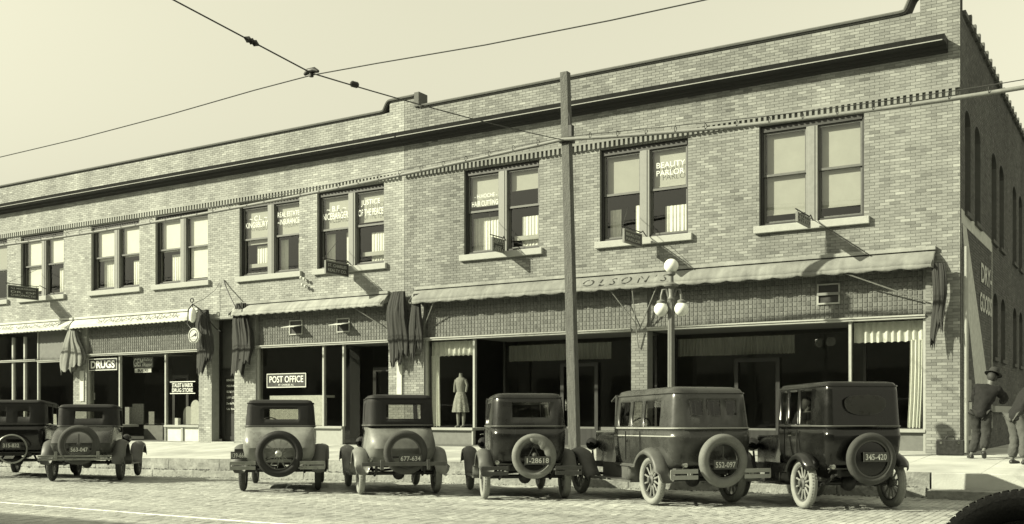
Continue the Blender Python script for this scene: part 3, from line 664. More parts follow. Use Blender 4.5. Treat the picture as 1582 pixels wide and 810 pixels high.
# building across the street, behind the camera: its roof line shades the near side of the road
bO = thing('brick_building', 'two storey brick block across the street behind the viewer', 'building')
mb = MB(); mb.box(-150, 14, -16, -3.6, -.2, 10.35); mb.box(-150, 14, -3.602, -3.3, 9.4, 9.7); mb.build('wall', 'facing_wall', bO)
for i in range(28):
    x = -126 + i * 5; mb = MB(); bars(mb, x, x + 2.4, 5.7, 8.0, -3.595, -3.55, .08); w = mb.build('window', 'frame_paint', bO); p = MB(); p.quad((x + 2.3, -3.57, 5.75), (x + .1, -3.57, 5.75), (x + .1, -3.57, 7.95), (x + 2.3, -3.57, 7.95)); p.build('pane', 'sign_black', w)
    mb = MB(); bars(mb, x - .8, x + 3.2, .7, 3.6, -3.595, -3.55, .12); w = mb.build('shop_window', 'frame_paint', bO); p = MB(); p.quad((x + 3.1, -3.57, .8), (x - .7, -3.57, .8), (x - .7, -3.57, 3.5), (x + 3.1, -3.57, 3.5)); p.build('pane', 'sign_black', w)
near_walk = sheet('near_pavement', frange(-119, 14, 66), [-3.6, -1.9], lambda x, y: z_mid(x) + .2, 'concrete')
# ------------------------------------------------------------------ awnings
def zat(py, X, Y): return CAM_H - (py - HYP) / FPX * (Y * math.cos(YAW) - X * math.sin(YAW))
def awning(name, label, x0, x1, zt, zb, m, letters=(), scal=0.21, proj=0.40, wr=0.012, group='rolled awnings over the shop fronts', lm='letter_grey'):
    t = thing(name, label, 'awning', ((x0 + x1) / 2, D, zt), group='awnings over the shop fronts'); ox = (x0 + x1) / 2
    r = random.Random(int(abs(x0) * 7)); n = int((x1 - x0) / 0.035); rs = []
    ph = [r.uniform(0, 6) for _ in range(6)]
    prof = [(.0, -.05), (.10, -.075), (.21, -.145), (.32, (zb - zt) * .55), (proj, (zb - zt) * .78)]
    for i in range(n + 1):
        x = x0 + (x1 - x0) * i / n; e = wr * (.25 * math.sin(x * 9 + ph[0]) + .7 * noise.noise((x * 6, ph[0], 0)) + .6 * noise.noise((x * 17, ph[1], 0)) + .8 * noise.noise((x * 1.4, ph[2], 0))); end = min(1, min(x - x0, x1 - x) / .25)
        rs.append([(x - ox, -q * (0.75 + .25 * end) - (e if k > 1 else 0), h + (e * .5 + wr * .7 * noise.noise((x * 11, k * 3.1, ph[4])) if k > 1 else 0)) for k, (q, h) in enumerate(prof)])
    mb = MB(); mb.rings(rs, False); cn = mb.build('canopy', m, t, smooth=60, solid=.008)
    rs2 = []
    for i in range(n + 1):
        x = x0 + (x1 - x0) * i / n; p = rs[i][-1]; sc = abs(math.sin(math.pi * (x - x0) / scal)); e = wr * 1.2 * noise.noise((x * 14, ph[3], 2))
        rs2.append([p, (p[0], p[1] - .006 + e, (p[2] + (zb - zt)) / 2), (p[0], p[1] - .004 - e, (zb - zt) + .035 * (1 - sc))])
    mb = MB(); mb.rings(rs2, False); mb.build('valance', m, t, smooth=60, solid=.006)
    mb = MB(); mb.box(x0 - ox, x1 - ox, -.10, -.004, -.045, .035); mb.build('roller_box', 'canvas' if m != 'canvas_light' else m, t, bevel=.01)
    mb = MB()
    for x in (x0 + .04, x1 - .04): mb = MB(); mb.add([(x - ox, 0, -.05), (x - ox, -proj, (zb - zt) * .78), (x - ox, -proj, zb - zt + .04), (x - ox, -.0, -.28)], [(0, 1, 2, 3)]); mb.build('end_panel', m, t, solid=.008)
    for (s, a, b, h) in letters:
        up = Vector((0, .18, (zt - zb) * .62)); c = (((a + b) / 2) - ox, -.315, (zb - zt) * .46)
        text(s, 'lettering', b - a, h, c, (1, 0, 0), up, lm, t, depth=.034, bold=.004)
    return t, ox
def rods(t, ox, zt, lst):
    for (xa, qa, za, xb, qb, zb) in lst:
        mb = MB(); mb.tube([(xa - ox, -qa, za - zt), (xb - ox, -qb, zb - zt)], .016, 6); mb.build('bracket_rod', 'sign_frame', t)
aw, ox = awning('awning', 'pale canvas awning lettered OLSON\'S over the dress shop', -17.80, -3.95, 4.90, 4.42, 'canvas_mid', [("O L S O N ' S", at(897, 430, D - .35)[0], at(1027, 430, D - .35)[0], .25)], scal=.55, wr=.014)
rods(aw, ox, 4.9, [(-5.9, .38, 4.5, -4.1, .03, 3.75), (-10.9, .38, 4.5, -10.88, .05, 3.0), (-11.6, .36, 4.55, -10.9, .05, 3.55), (-10.2, .36, 4.55, -10.85, .05, 3.45), (-16.9, .36, 4.5, -17.5, .03, 3.8)])
aw, ox = awning('awning', 'wrinkled pale canvas awning over the post office window', -24.98, -18.75, 4.86, 4.42, 'canvas', scal=.3, wr=.016)
rods(aw, ox, 4.86, [(-19.9, .36, 4.5, -19.0, .03, 3.9)])
aw, ox = awning('awning', 'white scalloped awning with faded lettering over the drug store', -33.18, -26.70, 4.79, 4.37, 'canvas_light', [('STAUDT & RABOR', at(150, 496, D - .35)[0], at(275, 490, D - .35)[0], .17)], scal=.21, wr=.005)
aw, ox = awning('awning', 'white scalloped grocery awning at the left edge of the picture', -42.0, -33.26, 4.79, 4.35, 'canvas_light', [('LOUISE GROCERY', at(-24, 510, D - .35)[0], at(92, 503, D - .35)[0], .17)], scal=.21, wr=.005)

def drape(name, label, px0, px1, py0, py1, q, m='drape', seed=1, tw=(.55, .8, 1, .9, .55), hook=True):
    """gathered side curtain of an awning hanging in a bundle"""
    a = at(px0, py0, D - q); b = at(px1, py1, D - q); xc = (a[0] + b[0]) / 2; hw = (b[0] - a[0]) / 2; zt, zb = a[2], b[2]; r = random.Random(seed)
    t = thing(name, label, 'awning curtain', (xc, D - q, zb), group='gathered awning curtains on the piers'); h = zt - zb
    for part, (cx, sc, cut) in enumerate(((-.32, .62, 0.0), (.34, .58, r.uniform(.08, .2)))):
        rs = []; ph = r.uniform(0, 6); N = 14
        for j in range(N + 1):
            s = j / N; k = s * (len(tw) - 1); i0 = min(int(k), len(tw) - 2); w = (tw[i0] + (tw[i0 + 1] - tw[i0]) * (k - i0)) * hw * sc; z = h * (1 - s * (1 - cut)); ring = []
            cxx = cx * hw * (0.5 + .6 * s) + .04 * math.sin(s * 5 + ph)
            for i in range(64):
                ang = 2 * math.pi * i / 64; f = 1 + .55 * noise.noise((math.cos(ang) * 2.4 + ph, math.sin(ang) * 2.6, s * .9)) + .12 * noise.noise((math.cos(ang) * 5.5, math.sin(ang) * 6.5 + ph, s * 1.6)) + .10 * noise.noise((math.cos(ang) * 3, ph + math.sin(ang) * 3, s * 7))
                ring.append((cxx + w * math.cos(ang) * f, .5 * w * math.sin(ang) * f - .03 * math.sin(s * 7), z + (.16 * h * noise.noise((math.cos(ang) * 2, math.sin(ang) * 2, ph)) if j == N else 0)))
            rs.append(ring)
        mb = MB(); mb.rings(rs, True, True, False); mb.build('cloth_fold', m, t, smooth=70)
    return t
drape('awning_curtain', 'gathered canvas curtain hanging at the corner end of the lettered awning', 1434, 1466, 408, 528, .25, 'drape', 2, (.5, .6, .75, .7, .4))
drape('awning_curtain', 'big dark bundle of awning cloth on the pier right of the post office', 598, 634, 452, 560, .22, 'drape', 3, (.5, .9, 1, .9, .6))
drape('awning_curtain', 'second dark awning cloth beside the big bundle near the dress shop', 632, 655, 455, 552, .2, 'drape', 4, (.5, .8, 1, .8, .4))
drape('awning_curtain', 'dark gathered awning cloth right of the stair door', 357, 390, 470, 575, .2, 'drape', 5, (.4, .75, 1, .95, .7))
drape('awning_curtain', 'gathered awning cloth behind the round hanging sign', 302, 329, 480, 575, .2, 'drape', 6, (.4, .8, 1, .9, .5))
drape('awning_curtain', 'pale awning cloth hanging between grocery and drug store', 97, 128, 508, 573, .22, 'canvas_mid', 7, (.3, .55, .8, 1, .95))

# ------------------------------------------------------------------ hanging signs, square to the wall
def hang_sign(label, foot_px, q0, q1, pyo0, pyo1, lines, guy=None, border=False, edge='sign_frame'):
    X = at(foot_px, 400, D)[0]; t = thing('hanging_sign', label, 'sign', (X, D, zat(pyo1, X, D - q1)), group='signs hung square to the wall')
    zt = zat(pyo0, X, D - q1) - zat(pyo1, X, D - q1)
    mb = MB(); mb.box(-.02, .02, -q1, -q0, 0, zt); mb.build('board', 'sign_black', t)
    mb = MB(); e = .03
    for (a, b, c, d) in ((-q1 - .001, -q1 + e, -.001, zt + .001), (-q0 - e, -q0 + .001, -.001, zt + .001), (-q1 + e, -q0 - e, zt - e, zt + .001), (-q1 + e, -q0 - e, -.001, e)): mb.box(-.026, .026, a, b, c, d)
    mb.build('border', edge, t)
    mb = MB(); mb.tube([(0, .02, zt + .0), (0, -.15 * q1, zt + .10), (0, -q0, zt + .05), (0, -q1 - .08, zt + .05)], .014, 6); mb.tube([(0, -q0 - .08, zt + .05), (0, -q0 - .08, zt - .01)], .008, 5); mb.tube([(0, -q1 + .08, zt + .05), (0, -q1 + .08, zt - .01)], .008, 5); mb.build('bracket', 'iron', t)
    mb = MB(); g = guy or (-.5, zt + .75); mb.tube([(0, -q1 - .03, zt + .05), (g[0], -.01, g[1])], .007, 5); mb.build('guy_wire', 'wire', t)
    n = len(lines); h = (zt - .10) / max(1, n)
    for i, s in enumerate(lines):
        text(s, 'lettering', (q1 - q0) * (.80 if len(s) > 5 else .5), h * .62, (.021, -(q0 + q1) / 2, zt - .05 - h * (i + .5)), (0, 1, 0), (0, 0, 1), 'letter_dim', t, bold=.01)
    if border:
        mb = MB()
        for i in range(7):
            c = -q1 + (q1 - q0) * (i + .5) / 7
            for z in (.02, zt - .09): mb.add([(.024, c - .02, z), (.024, c + .02, z), (.024, c + .035, z + .07), (.024, c - .005, z + .07)], [(0, 1, 2, 3)])
        for i in range(3):
            c = .10 + (zt - .2) * (i + .5) / 3
            for y in (-q1 + .02, -q0 - .07): mb.add([(.024, y, c - .02), (.024, y + .05, c - .02), (.024, y + .05, c + .02), (.024, y, c + .02)], [(0, 1, 2, 3)])
        mb.build('striped_edge', 'letter_dim', t, kind='stuff')
    return t
hang_sign('black hanging sign reading ST. CHARLES REALTY CO. below the justice window', 542, .12, 1.12, 402, 422.5, ['ST. CHARLES', 'REALTY CO.'])
hang_sign('long black chiropractor sign hanging at the far left below the windows', 70, .28, 1.50, 440, 459.5, ['N.J. MORTENSON', 'DR. OF', 'CHIROPRACTIC'])
hang_sign('small black beauty parlor sign hanging under the BEAUTY PARLOR window', 998, .28, 1.28, 353, 374, ['BEAUTY', 'PARLOR'])
hang_sign('striped diamond-edged barber sign under the HAIR CUTTING window', 781, .08, .69, 366, 387, ['HAIR CUT', 'SHOP'], border=True)
hang_sign('dark sign seen almost edge-on under the rightmost upper window', 1256, .28, 1.26, 327, 342, ['DR. OFFICE'], guy=(1.35, -.75), border=True)

# ------------------------------------------------------------------ signs in and on the shop fronts
def board_sign(name, label, px0, px1, py0, py1, Y, lines, m='sign_black', lm='letter_white', frame='paint_white', bold=.01):
    a = at(px0, py1, Y); b = at(px1, py0, Y); zc0 = at((px0 + px1) / 2, py1, Y)[2]; zc1 = at((px0 + px1) / 2, py0, Y)[2]
    t = thing(name, label, 'sign', ((a[0] + b[0]) / 2, Y, zc0)); w = (b[0] - a[0]) / 2; h = zc1 - zc0
    mb = MB(); mb.box(-w, w, 0, .03, 0, h); mb.build('board', m, t)
    if frame:
        mb = MB(); bars(mb, -w, w, 0, h, -.012, -.001, .025); mb.build('border', frame, t)
    for (s, f0, f1, g0, g1) in lines:
        text(s, 'lettering', 2 * w * (f1 - f0), h * (g1 - g0), (-w + 2 * w * (f0 + f1) / 2, -.003, h * (g0 + g1) / 2), (1, 0, 0), (0, 0, 1), lm, t, bold=bold)
    return t
board_sign('shop_sign', 'black POST OFFICE sign in the shop window', 412.5, 473, 577, 599, D + .06, [('POST OFFICE', .07, .93, .36, .82), ('ST. CHARLES, ILL.', .3, .7, .12, .26)])
board_sign('shop_sign', 'black DRUGS sign above the left drug store window', 137, 181, 554, 572.5, D + .05, [('DRUGS', .08, .92, .18, .82)], bold=.03)
g = board_sign('shop_sign', 'white lettered GEM razor sign hanging in the drug store entrance', 206, 236, 552, 568, D + .6, [('GEM', .02, .52, .1, .9), ('Safety', .56, .98, .55, .9), ('Razor', .56, .98, .1, .45)], 'panel_mid', frame=None)
mb = MB(); mb.box(-.42, .46, -.02, .0, -.18, -.02); mb.build('lower_board', 'paper', g); text('BLADES', 'lettering', .55, .10, (.03, -.021, -.10), (1, 0, 0), (0, 0, 1), 'sign_black', g, bold=.02)
t = thing('window_lettering', 'STAUDT & RABOR DRUG STORE lettering on the right drug store window', 'lettering', at(282, 608, D + .10))
ftx = at(282, 608, D + .10)
for s, py0, py1 in (('STAUDT & RABOR', 592, 598.5), ('DRUG STORE', 600, 606)):
    a = at(266, py1, D + .1); b = at(298, py0, D + .1); text(s, 'lettering', b[0] - a[0], at(282, py0, D + .1)[2] - at(282, py1, D + .1)[2], ((a[0] + b[0]) / 2 - ftx[0], 0, (at(282, py0, D + .1)[2] + at(282, py1, D + .1)[2]) / 2 - ftx[2]), (1, 0, 0), (0, 0, 1), 'letter_white', t, bold=.01)
mb = MB()
for py in (590, 608):
    z = at(282, py, D + .1)[2] - ftx[2]; mb.box(-.62, .62, -.003, 0, z - .012, z + .012)
mb.build('rule', 'letter_white', t)
# goods in the windows
def standee(label, px, py0, py1, w, Y, m, arch=False, lean=.0):
    p = at(px, py1, Y); h = at(px, py0, Y)[2] - p[2]; mb = MB()
    if arch: poly = [(-w / 2, 0), (w / 2, 0)] + [(w / 2 * math.cos(a), h - w / 2 + w / 2 * math.sin(a)) for a in frange(0, math.pi, 10)]
    else: poly = [(-w / 2, 0), (w / 2, 0), (w / 2, h), (-w / 2, h)]
    mb.prism(poly, 0, .03); o = mb.build('display_card', m); o.location = p; o.rotation_euler = (R(-lean), 0, 0)
    prop(o, label, 'display card', 'display cards in the shop windows')
standee('arched grey display card in the right drug store window', 291, 628, 656, .52, D + .5, 'blind_grey', True)
standee('white arched display card at the right edge of the drug store window', 302, 618, 656, .45, D + .35, 'paper', True)
standee('small white figure card low in the right drug store window', 274, 646, 657, .26, D + .4, 'paper')
standee('tall picture card in the drug store entrance window', 213, 624, 656, .62, D + 1.35, 'paper_b')
standee('picture card left of the tall one in the drug store entrance', 200, 629, 656, .5, D + 1.45, 'paper_b')
standee('narrow picture card near the drug store door', 234, 636, 656, .3, D + 1.4, 'paper_b')
standee('small framed card under the DRUGS sign', 142, 607, 618, .28, D + .3, 'paper')
standee('white card leaning inside the grocery window', 88, 640, 655, .7, D + .4, 'paper')
o = MB().prism([(-.09, 0), (.09, 0), (.09, .9)] + [(.09 * math.cos(a), .9 + .09 * math.sin(a)) for a in frange(0, math.pi, 8)] + [(-.09, .9)], 0, .04).build('thermometer', 'paint_white')
o.location = at(616.5, 612, D - .045); prop(o, 'white round-topped thermometer board on the pier right of the post office', 'thermometer')
o = MB().prism([(-.11, 0), (.11, 0), (.11, 1.1), (-.11, 1.1)], 0, .03).build('notice_board', 'paint_white'); o.location = at(126, 620, D - .035); prop(o, 'narrow white notice board on the pier left of the drug store', 'notice')
# round hanging telephone sign with its milk glass lamp
X0, Y0 = at(318, 500, D)[0], D - .55; zt = zat(470, X0, Y0)
t = thing('hanging_lamp_sign', 'oval glass lamp with a round white disc sign below on a scrolled iron bracket', 'sign', (X0, Y0, zat(533, X0, Y0)))
zz = lambda py: zat(py, X0, Y0) - zat(533, X0, Y0)
mb = MB(); mb.ball((0, 0, zz(487)), .12, .12, .25); mb.build('glass_lamp', 'globe', t, 60)
mb = MB(); mb.lathe([(0.001, -.03), (.25, -.03), (.25, .03), (.001, .03)], (.08, 0, zz(519)), 'y', 24); disc = mb.build('disc', 'paint_white', t)
mb = MB(); mb.add([(-.09, -.034, zz(519) - .07), (.22, -.034, zz(519) + .02), (.20, -.034, zz(519) + .10), (.10, -.034, zz(519) + .03)], [(0, 1, 2, 3)]); mb.torus(.20, .012, (.08, -.032, zz(519)), 'y', 24, 6); mb.lathe([(.001, -.04), (.05, -.04), (.05, -.03)], (.17, 0, zz(519) + .02), 'y', 10); mb.build('bell_mark', 'sign_black', disc)
mb = MB(); mb.tube([(.75, .5, zz(512)), (.60, .45, zz(508)), (.42, .3, zz(495)), (.22, .1, zz(478)), (0, 0, zz(470)), (-.2, 0, zz(478)), (-.24, 0, zz(500)), (-.05, 0, zz(508))], .022, 7); mb.torus(.07, .018, (-.03, 0, zz(464)), 'y', 14, 6); mb.tube([(0, 0, zz(470)), (0, 0, zz(478))], .015, 6); mb.build('bracket', 'iron', t, 50)
mb = MB(); mb.tube([(.02, 0, zz(470)), (.3, .2, zz(462)), (.55, .45, zz(448)), (.68, .52, zz(436))], .008, 5); mb.build('stay_wire', 'wire', t)
mb = MB(); xx = at(346, 436, D)[0]; P0 = [at(346, 433, D - .02), at(348, 441, D - .12), at(354, 455, D - .3), at(364, 476, D - .5)]
mb.tube([(p[0] - xx, p[1] - D, p[2]) for p in P0], .022, 6); o = mb.build('iron_bracket', 'iron', None, 50); o.location = (xx, D, 0); prop(o, 'curved dark iron awning arm on the wall above the stair door', 'bracket')
for i, (px, py, lab) in enumerate(((470, 430, 'upper small pair of insulators on the wall right of the insurance window'), (472, 441, 'lower small pair of insulators on the wall above the post office awning'))):
    X = at(px, py, D)[0]; mb = MB()
    for k in range(2): mb.ball((k * .13, -.14, -.05 * k), .045, .045, .055, 10, 7)
    mb.tube([(0, 0, .02), (0, -.14, .02), (.2, -.14, -.08)], .014, 5); o = mb.build('wall_insulator', 'paint_white', None, 50); o.location = (X, D, at(px, py, D)[2]); prop(o, lab, 'insulator', 'insulators on the wall')

# ------------------------------------------------------------------ things on the side wall
def sp(px, py):
    a = (px - CXP) / FPX; Z = XS / (a * math.cos(YAW) - math.sin(YAW)); return (Z * (math.cos(YAW) + a * math.sin(YAW)), CAM_H - (py - HYP) / FPX * Z)
t = thing('painted_sign', 'painted DRY GOODS wall sign with pale border stripes on the shaded side wall', 'sign', (XS, D, 1.0))
def wpoly(pts, m, name, d=.004):
    mb = MB(); mb.add([(d, p[0] - D, p[1] - 1.0) for p in pts], [tuple(range(len(pts)))]); mb.build(name, m, t)
mat('wall_pale', 0.46, 0.9, 0.3, 6, 0.3, 30)
mat('old_panel', 0.075, 0.9, 0.35, 5, 0.3, 30)
wpoly([(23.62, 5.72), (28.55, 5.72), (28.55, 5.42), (23.62, 5.42)], 'wall_pale', 'border_band', .003)
wpoly([(23.80, 5.415), (24.35, 5.415), (28.15, 1.75), (27.0, 1.05), (26.35, 1.05), (24.6, 3.5)], 'wall_pale', 'pale_stripe', .003)  # paler flat patch running diagonally down the bricks, beside the border bands
for (y0, y1, z0, z1) in ((28.45, 28.55, 1.0, 5.415), (23.60, 23.66, .6, 5.415), (24.6, 27.9, .78, 1.02)): wpoly([(y0, z0), (y1, z0), (y1, z1), (y0, z1)], 'wall_pale', 'border_band', .0035)
for s, px0, px1, py0, py1 in (('DRY-', 1515, 1531, 403, 424), ('GOODS', 1513, 1531, 446, 468)):
    y0, z0 = sp(px0, (py0 + py1) / 2); y1, z1 = sp(px1, (py0 + py1) / 2); zc = 4.7 if s[0] == 'D' else 4.0
    text(s, 'lettering', y1 - y0, .46, (.012, (y0 + y1) / 2 - D, zc - 1.0), (0, 1, 0), (0, 0, 1), 'paint_white', t, bold=.03)
mb = MB(); mb.tube([(XS + .09, D + .12, 4.9), (XS + .09, D + .12, .52)], .055, 10); o = mb.build('downpipe', 'trim_light', None, 50); prop(o, 'pale rain pipe running down the corner of the brick block', 'pipe')
for i, (y0, y1, z0, z1, m, lab) in enumerate(((24.2, 24.95, 1.65, 2.12, 'paper_b', 'upper printed notice pasted on the side wall by the rain pipe'), (24.6, 25.0, 1.42, 1.62, 'paper', 'small white notice pasted below the upper printed one'), (24.3, 24.9, .88, 1.33, 'paper_b', 'lower printed notice pasted on the side wall near the suitcase'))):
    mb = MB(); mb.box(.0, .008, 0, y1 - y0, 0, z1 - z0); o = mb.build('wall_notice', m); o.location = (XS + .012, y0, z0); prop(o, lab, 'notice', 'notices pasted on the side wall')

# ------------------------------------------------------------------ pole, lamp post, wires
PX, PY = depth(888, 19.35 / (math.cos(YAW) + (888 - CXP) / FPX * math.sin(YAW))); pz = z_walk(PX, PY); ptop = at(873, 112, PY)
mb = MB(); hw = .105
mb.rings([[(PX - hw, PY - hw * .8, pz - .1), (PX + hw, PY - hw * .8, pz - .1), (PX + hw, PY + hw, pz - .1), (PX - hw, PY + hw, pz - .1)], [(ptop[0] - hw * .85, PY - hw * .7, ptop[2]), (ptop[0] + hw * .85, PY - hw * .7, ptop[2]), (ptop[0] + hw * .85, PY + hw * .8, ptop[2]), (ptop[0] - hw * .85, PY + hw * .8, ptop[2])]], True, True, True)
pole = thing('utility_pole', 'tall square wooden pole standing at the kerb in front of the dress shop', 'pole', (PX, PY, pz))
o = mb.build('post', 'pole_wood', None, bevel=.012); o.parent = pole; o.matrix_parent_inverse = Matrix.Translation((-PX, -PY, -pz))
ca = at(876, 215, PY - .12); ca = (at(876, 215, PY)[0], PY - .12, ca[2])
mb = MB(); mb.box(ca[0] - .13, ca[0] + .13, PY - .12, PY + .12, ca[2] - .05, ca[2] + .03); mb.box(ca[0] + .09, ca[0] + .16, PY - .1, PY + .02, ca[2] + .05, ca[2] + .3); mb.tube([(ca[0] + .1, PY - .1, ca[2] + .55), (ca[0] + .14, PY - .12, ca[2] + .3)], .012, 5); o = mb.build('cable_clamp', 'iron', None); o.parent = pole; o.matrix_parent_inverse = Matrix.Translation((-PX, -PY, -pz))
LPX, LPY = depth(1037, 19.4 / (math.cos(YAW) + (1037 - CXP) / FPX * math.sin(YAW))); lz = z_walk(LPX, LPY)
lamp = thing('street_lamp', 'iron street lamp with three white glass globes at the kerb', 'street lamp', (LPX, LPY, lz), (0, 0, R(24)))
k = LPY / 18.4; zz = lambda py: zat(py, LPX, LPY) - lz
prof = [(.16, 0), (.16, .12), (.13, .15), (.12, .5), (.09, .56), (.085, .7), (.065, .8), (.06, zz(500)), (.055, zz(465)), (.08, zz(462)), (.05, zz(458)), (.06, zz(446)), (.14, zz(443)), (.15, zz(440)), (.05, zz(436)), (.045, zz(427)), (.09, zz(424)), (.09, zz(421)), (.03, zz(420))]
mb = MB(); mb.lathe(prof, n=16)
for i in range(8): a = i * math.pi / 4; mb.tube([(.062 * math.cos(a), .062 * math.sin(a), .8), (.056 * math.cos(a), .056 * math.sin(a), zz(468))], .012, 5)
mb.build('post', 'lamp_post', lamp, 35)
gr = .145
mb = MB(); mb.ball((0, 0, zz(411)), gr, n=20, m=13); mb.build('globe', 'globe', lamp, 80)
for sx, py in ((-1, 474), (1, 482)):
    mb = MB(); zc = zz(478); mb.ball((sx * .20, 0, zc), gr, n=20, m=13); mb.build('globe', 'globe', lamp, 80)
    mb = MB(); mb.tube([(sx * .04, 0, zz(462)), (sx * .10, 0, zz(447)), (sx * .17, 0, zz(448)), (sx * .20, 0, zz(458)), (sx * .20, 0, zc + gr * .95)], .026, 8); mb.lathe([(.03, .06), (.09, .03), (.09, -.01), (.02, -.01)], (sx * .20, 0, zc + gr * .95), n=14); mb.tube([(sx * .05, 0, zz(492)), (sx * .07, 0, zz(470)), (sx * .04, 0, zz(456))], .018, 6); mb.build('arm', 'lamp_post', lamp, 50)

def catenary(a, b, sag, n=24): return [(a[0] + (b[0] - a[0]) * t, a[1] + (b[1] - a[1]) * t, a[2] + (b[2] - a[2]) * t - sag * 4 * t * (1 - t)) for t in frange(0, 1, n)]
def cable(label, a, b, sag):
    c = thing('telephone_cable', label, 'cable', a, group='telephone cables along the kerb'); pts = catenary(a, b, sag, 40); loc = [(p[0] - a[0], p[1] - a[1], p[2] - a[2]) for p in pts]
    mb = MB(); mb.tube(loc, .040, 8); mb.build('lead_cable', 'cable_lead', c, 60)
    mb = MB(); mb.tube([(p[0], p[1], p[2] + .13 - .09 * abs(2 * i / 40 - 1) ** 6) for i, p in enumerate(loc)], .009, 5); mb.build('messenger_wire', 'wire', c)
    L = (Vector(b) - Vector(a)).length; n = int(L / .62); mb = MB(); mb.torus(.062, .007, (0, 0, 0), 'x', 12, 4); rm = mb.mesh('cable_ring', 'wire')
    for i in range(1, n):
        t = i / n; o = obj('cable_ring', rm, c); o.location = ((b[0] - a[0]) * t, (b[1] - a[1]) * t, (b[2] - a[2]) * t - sag * 4 * t * (1 - t) + .045)
la = at(0, 381, PY); lb = (la[0] * 1.0 - 12, PY, la[2] + .35)
cable('thick telephone cable on rings running left from the wooden pole', (ca[0], PY - .14, ca[2]), (lb[0], PY - .14, lb[2] + .0), .45)
ra = at(1582, 130, PY); cable('thick telephone cable on rings running right from the wooden pole', (ca[0], PY - .14, ca[2]), (ra[0] + 9, PY - .14, ra[2] + .55), .50)
# tram span wire and trolley wire
J = at(481, 113, 10.1); pa = (ca[0], PY - .12, at(868, 220, PY)[2]); Fp = (J[0] - .73 * 8.2, J[1] - 1.63 * 8.2, J[2] + .56 * 8.2)
sw = thing('span_wire', 'span wire with insulators stretched across the street to the wooden pole', 'wire', J)
mb = MB(); mb.tube([tuple(Vector(p) - Vector(J)) for p in catenary(pa, J, .05, 12) + catenary(J, Fp, .0, 4)[1:]], .010, 5); mb.build('wire', 'wire', sw)
def onwire(px):
    best = None
    for (A, B) in ((pa, J), (J, Fp)):
        for t in frange(0, 1, 400):
            p = Vector(A).lerp(Vector(B), t); zc = p.y * math.cos(YAW) - p.x * math.sin(YAW)
            if zc > 1:
                x = CXP + FPX * (p.x * math.cos(YAW) + p.y * math.sin(YAW)) / zc
                if best is None or abs(x - px) < best[0]: best = (abs(x - px), p)
    return best[1]
for px in (390, 548):
    p = onwire(px) - Vector(J); q = onwire(px + 6) - Vector(J); d = (q - p).normalized(); mb = MB(); mb.tube([p - d * .10, p - d * .07, p - d * .05, p - d * .02, p, p + d * .02, p + d * .05, p + d * .07, p + d * .10], [.012, .03, .045, .03, .045, .03, .045, .03, .012], 10); mb.build('insulator', 'iron', sw, 60)
mb = MB(); mb.tube([(-.12, 0, .0), (-.05, 0, .03), (.05, 0, .03), (.12, 0, 0)], [.02, .04, .04, .02], 8); mb.tube([(0, 0, .02), (0, 0, -.05)], .03, 8); mb.build('hanger', 'iron', sw, 60)
A = at(-160, 255, 10.1); T0 = at(0, 243, 10.1); T1 = at(1090, 0, 10.1)
mb = MB(); L = [(T0[0] - 30, 10.1, T0[2] + .1), (T0[0] - 12, 10.1, T0[2] - .05), T0] ; pts = L + [tuple(Vector(T0).lerp(Vector(J), t) - Vector((0, 0, .05 * 4 * t * (1 - t)))) for t in (.3, .6, .85)] + [(J[0], J[1], J[2] - .03)] + [tuple(Vector(J).lerp(Vector(T1), t) - Vector((0, 0, .05 * 4 * t * (1 - t)))) for t in (.2, .5, .8, 1)] + [(T1[0] + 14, 10.1, T1[2] + .1)]
mb.tube(pts, .008, 5); o = mb.build('trolley_wire', 'wire'); prop(o, 'trolley wire strung along the street above the rail', 'wire')

# ------------------------------------------------------------------ suitcase
p = at(1475, 702, D - .32); t = thing('suitcase', 'black leather suitcase standing on the pavement at the corner', 'suitcase', (-3.62, D - .35, z_walk(-3.62, D - .35)), (0, 0, R(3)))
mb = MB(); mb.box(-.27, .27, -.09, .09, 0.01, .33); mb.build('case', 'leather', t, bevel=.02)
mb = MB(); mb.tube([(-.09, 0, .33), (-.08, 0, .38), (-.04, 0, .405), (.04, 0, .405), (.08, 0, .38), (.09, 0, .33)], .012, 6); mb.build('handle', 'leather', t, 60)
mb = MB()
for x in (-.17, .17): mb.box(x - .02, x + .02, -.098, -.09, .24, .29)
mb.build('clasp', 'nickel', t)
mb = MB(); mb.box(-.272, .272, -.092, .092, .245, .252); mb.build('seam', 'iron', t)

# ------------------------------------------------------------------ people
wrinkle = bpy.data.textures.new('wrinkle', 'CLOUDS'); wrinkle.noise_scale = 0.11; wrinkle.noise_depth = 3
def skin(name, verts, edges, radii, m, parent, sub=2, root=0, cloth=0.0):
    me = bpy.data.meshes.new(name); me.from_pydata(verts, edges, []); me.materials.append(MATS[m]); o = obj(name, me, parent)
    o.modifiers.new('Skin', 'SKIN').use_smooth_shade = True
    for i, r_ in enumerate(radii):
        sv = me.skin_vertices[0].data[i]; sv.radius = r_ if isinstance(r_, tuple) else (r_, r_); sv.use_root = (i == root)
    s = o.modifiers.new('Subsurf', 'SUBSURF'); s.levels = sub; s.render_levels = sub
    if cloth:
        s.levels = s.render_levels = 3; d = o.modifiers.new('Wrinkles', 'DISPLACE'); d.texture = wrinkle; d.texture_coords = 'LOCAL'; d.strength = cloth; d.mid_level = 0.45
    return o
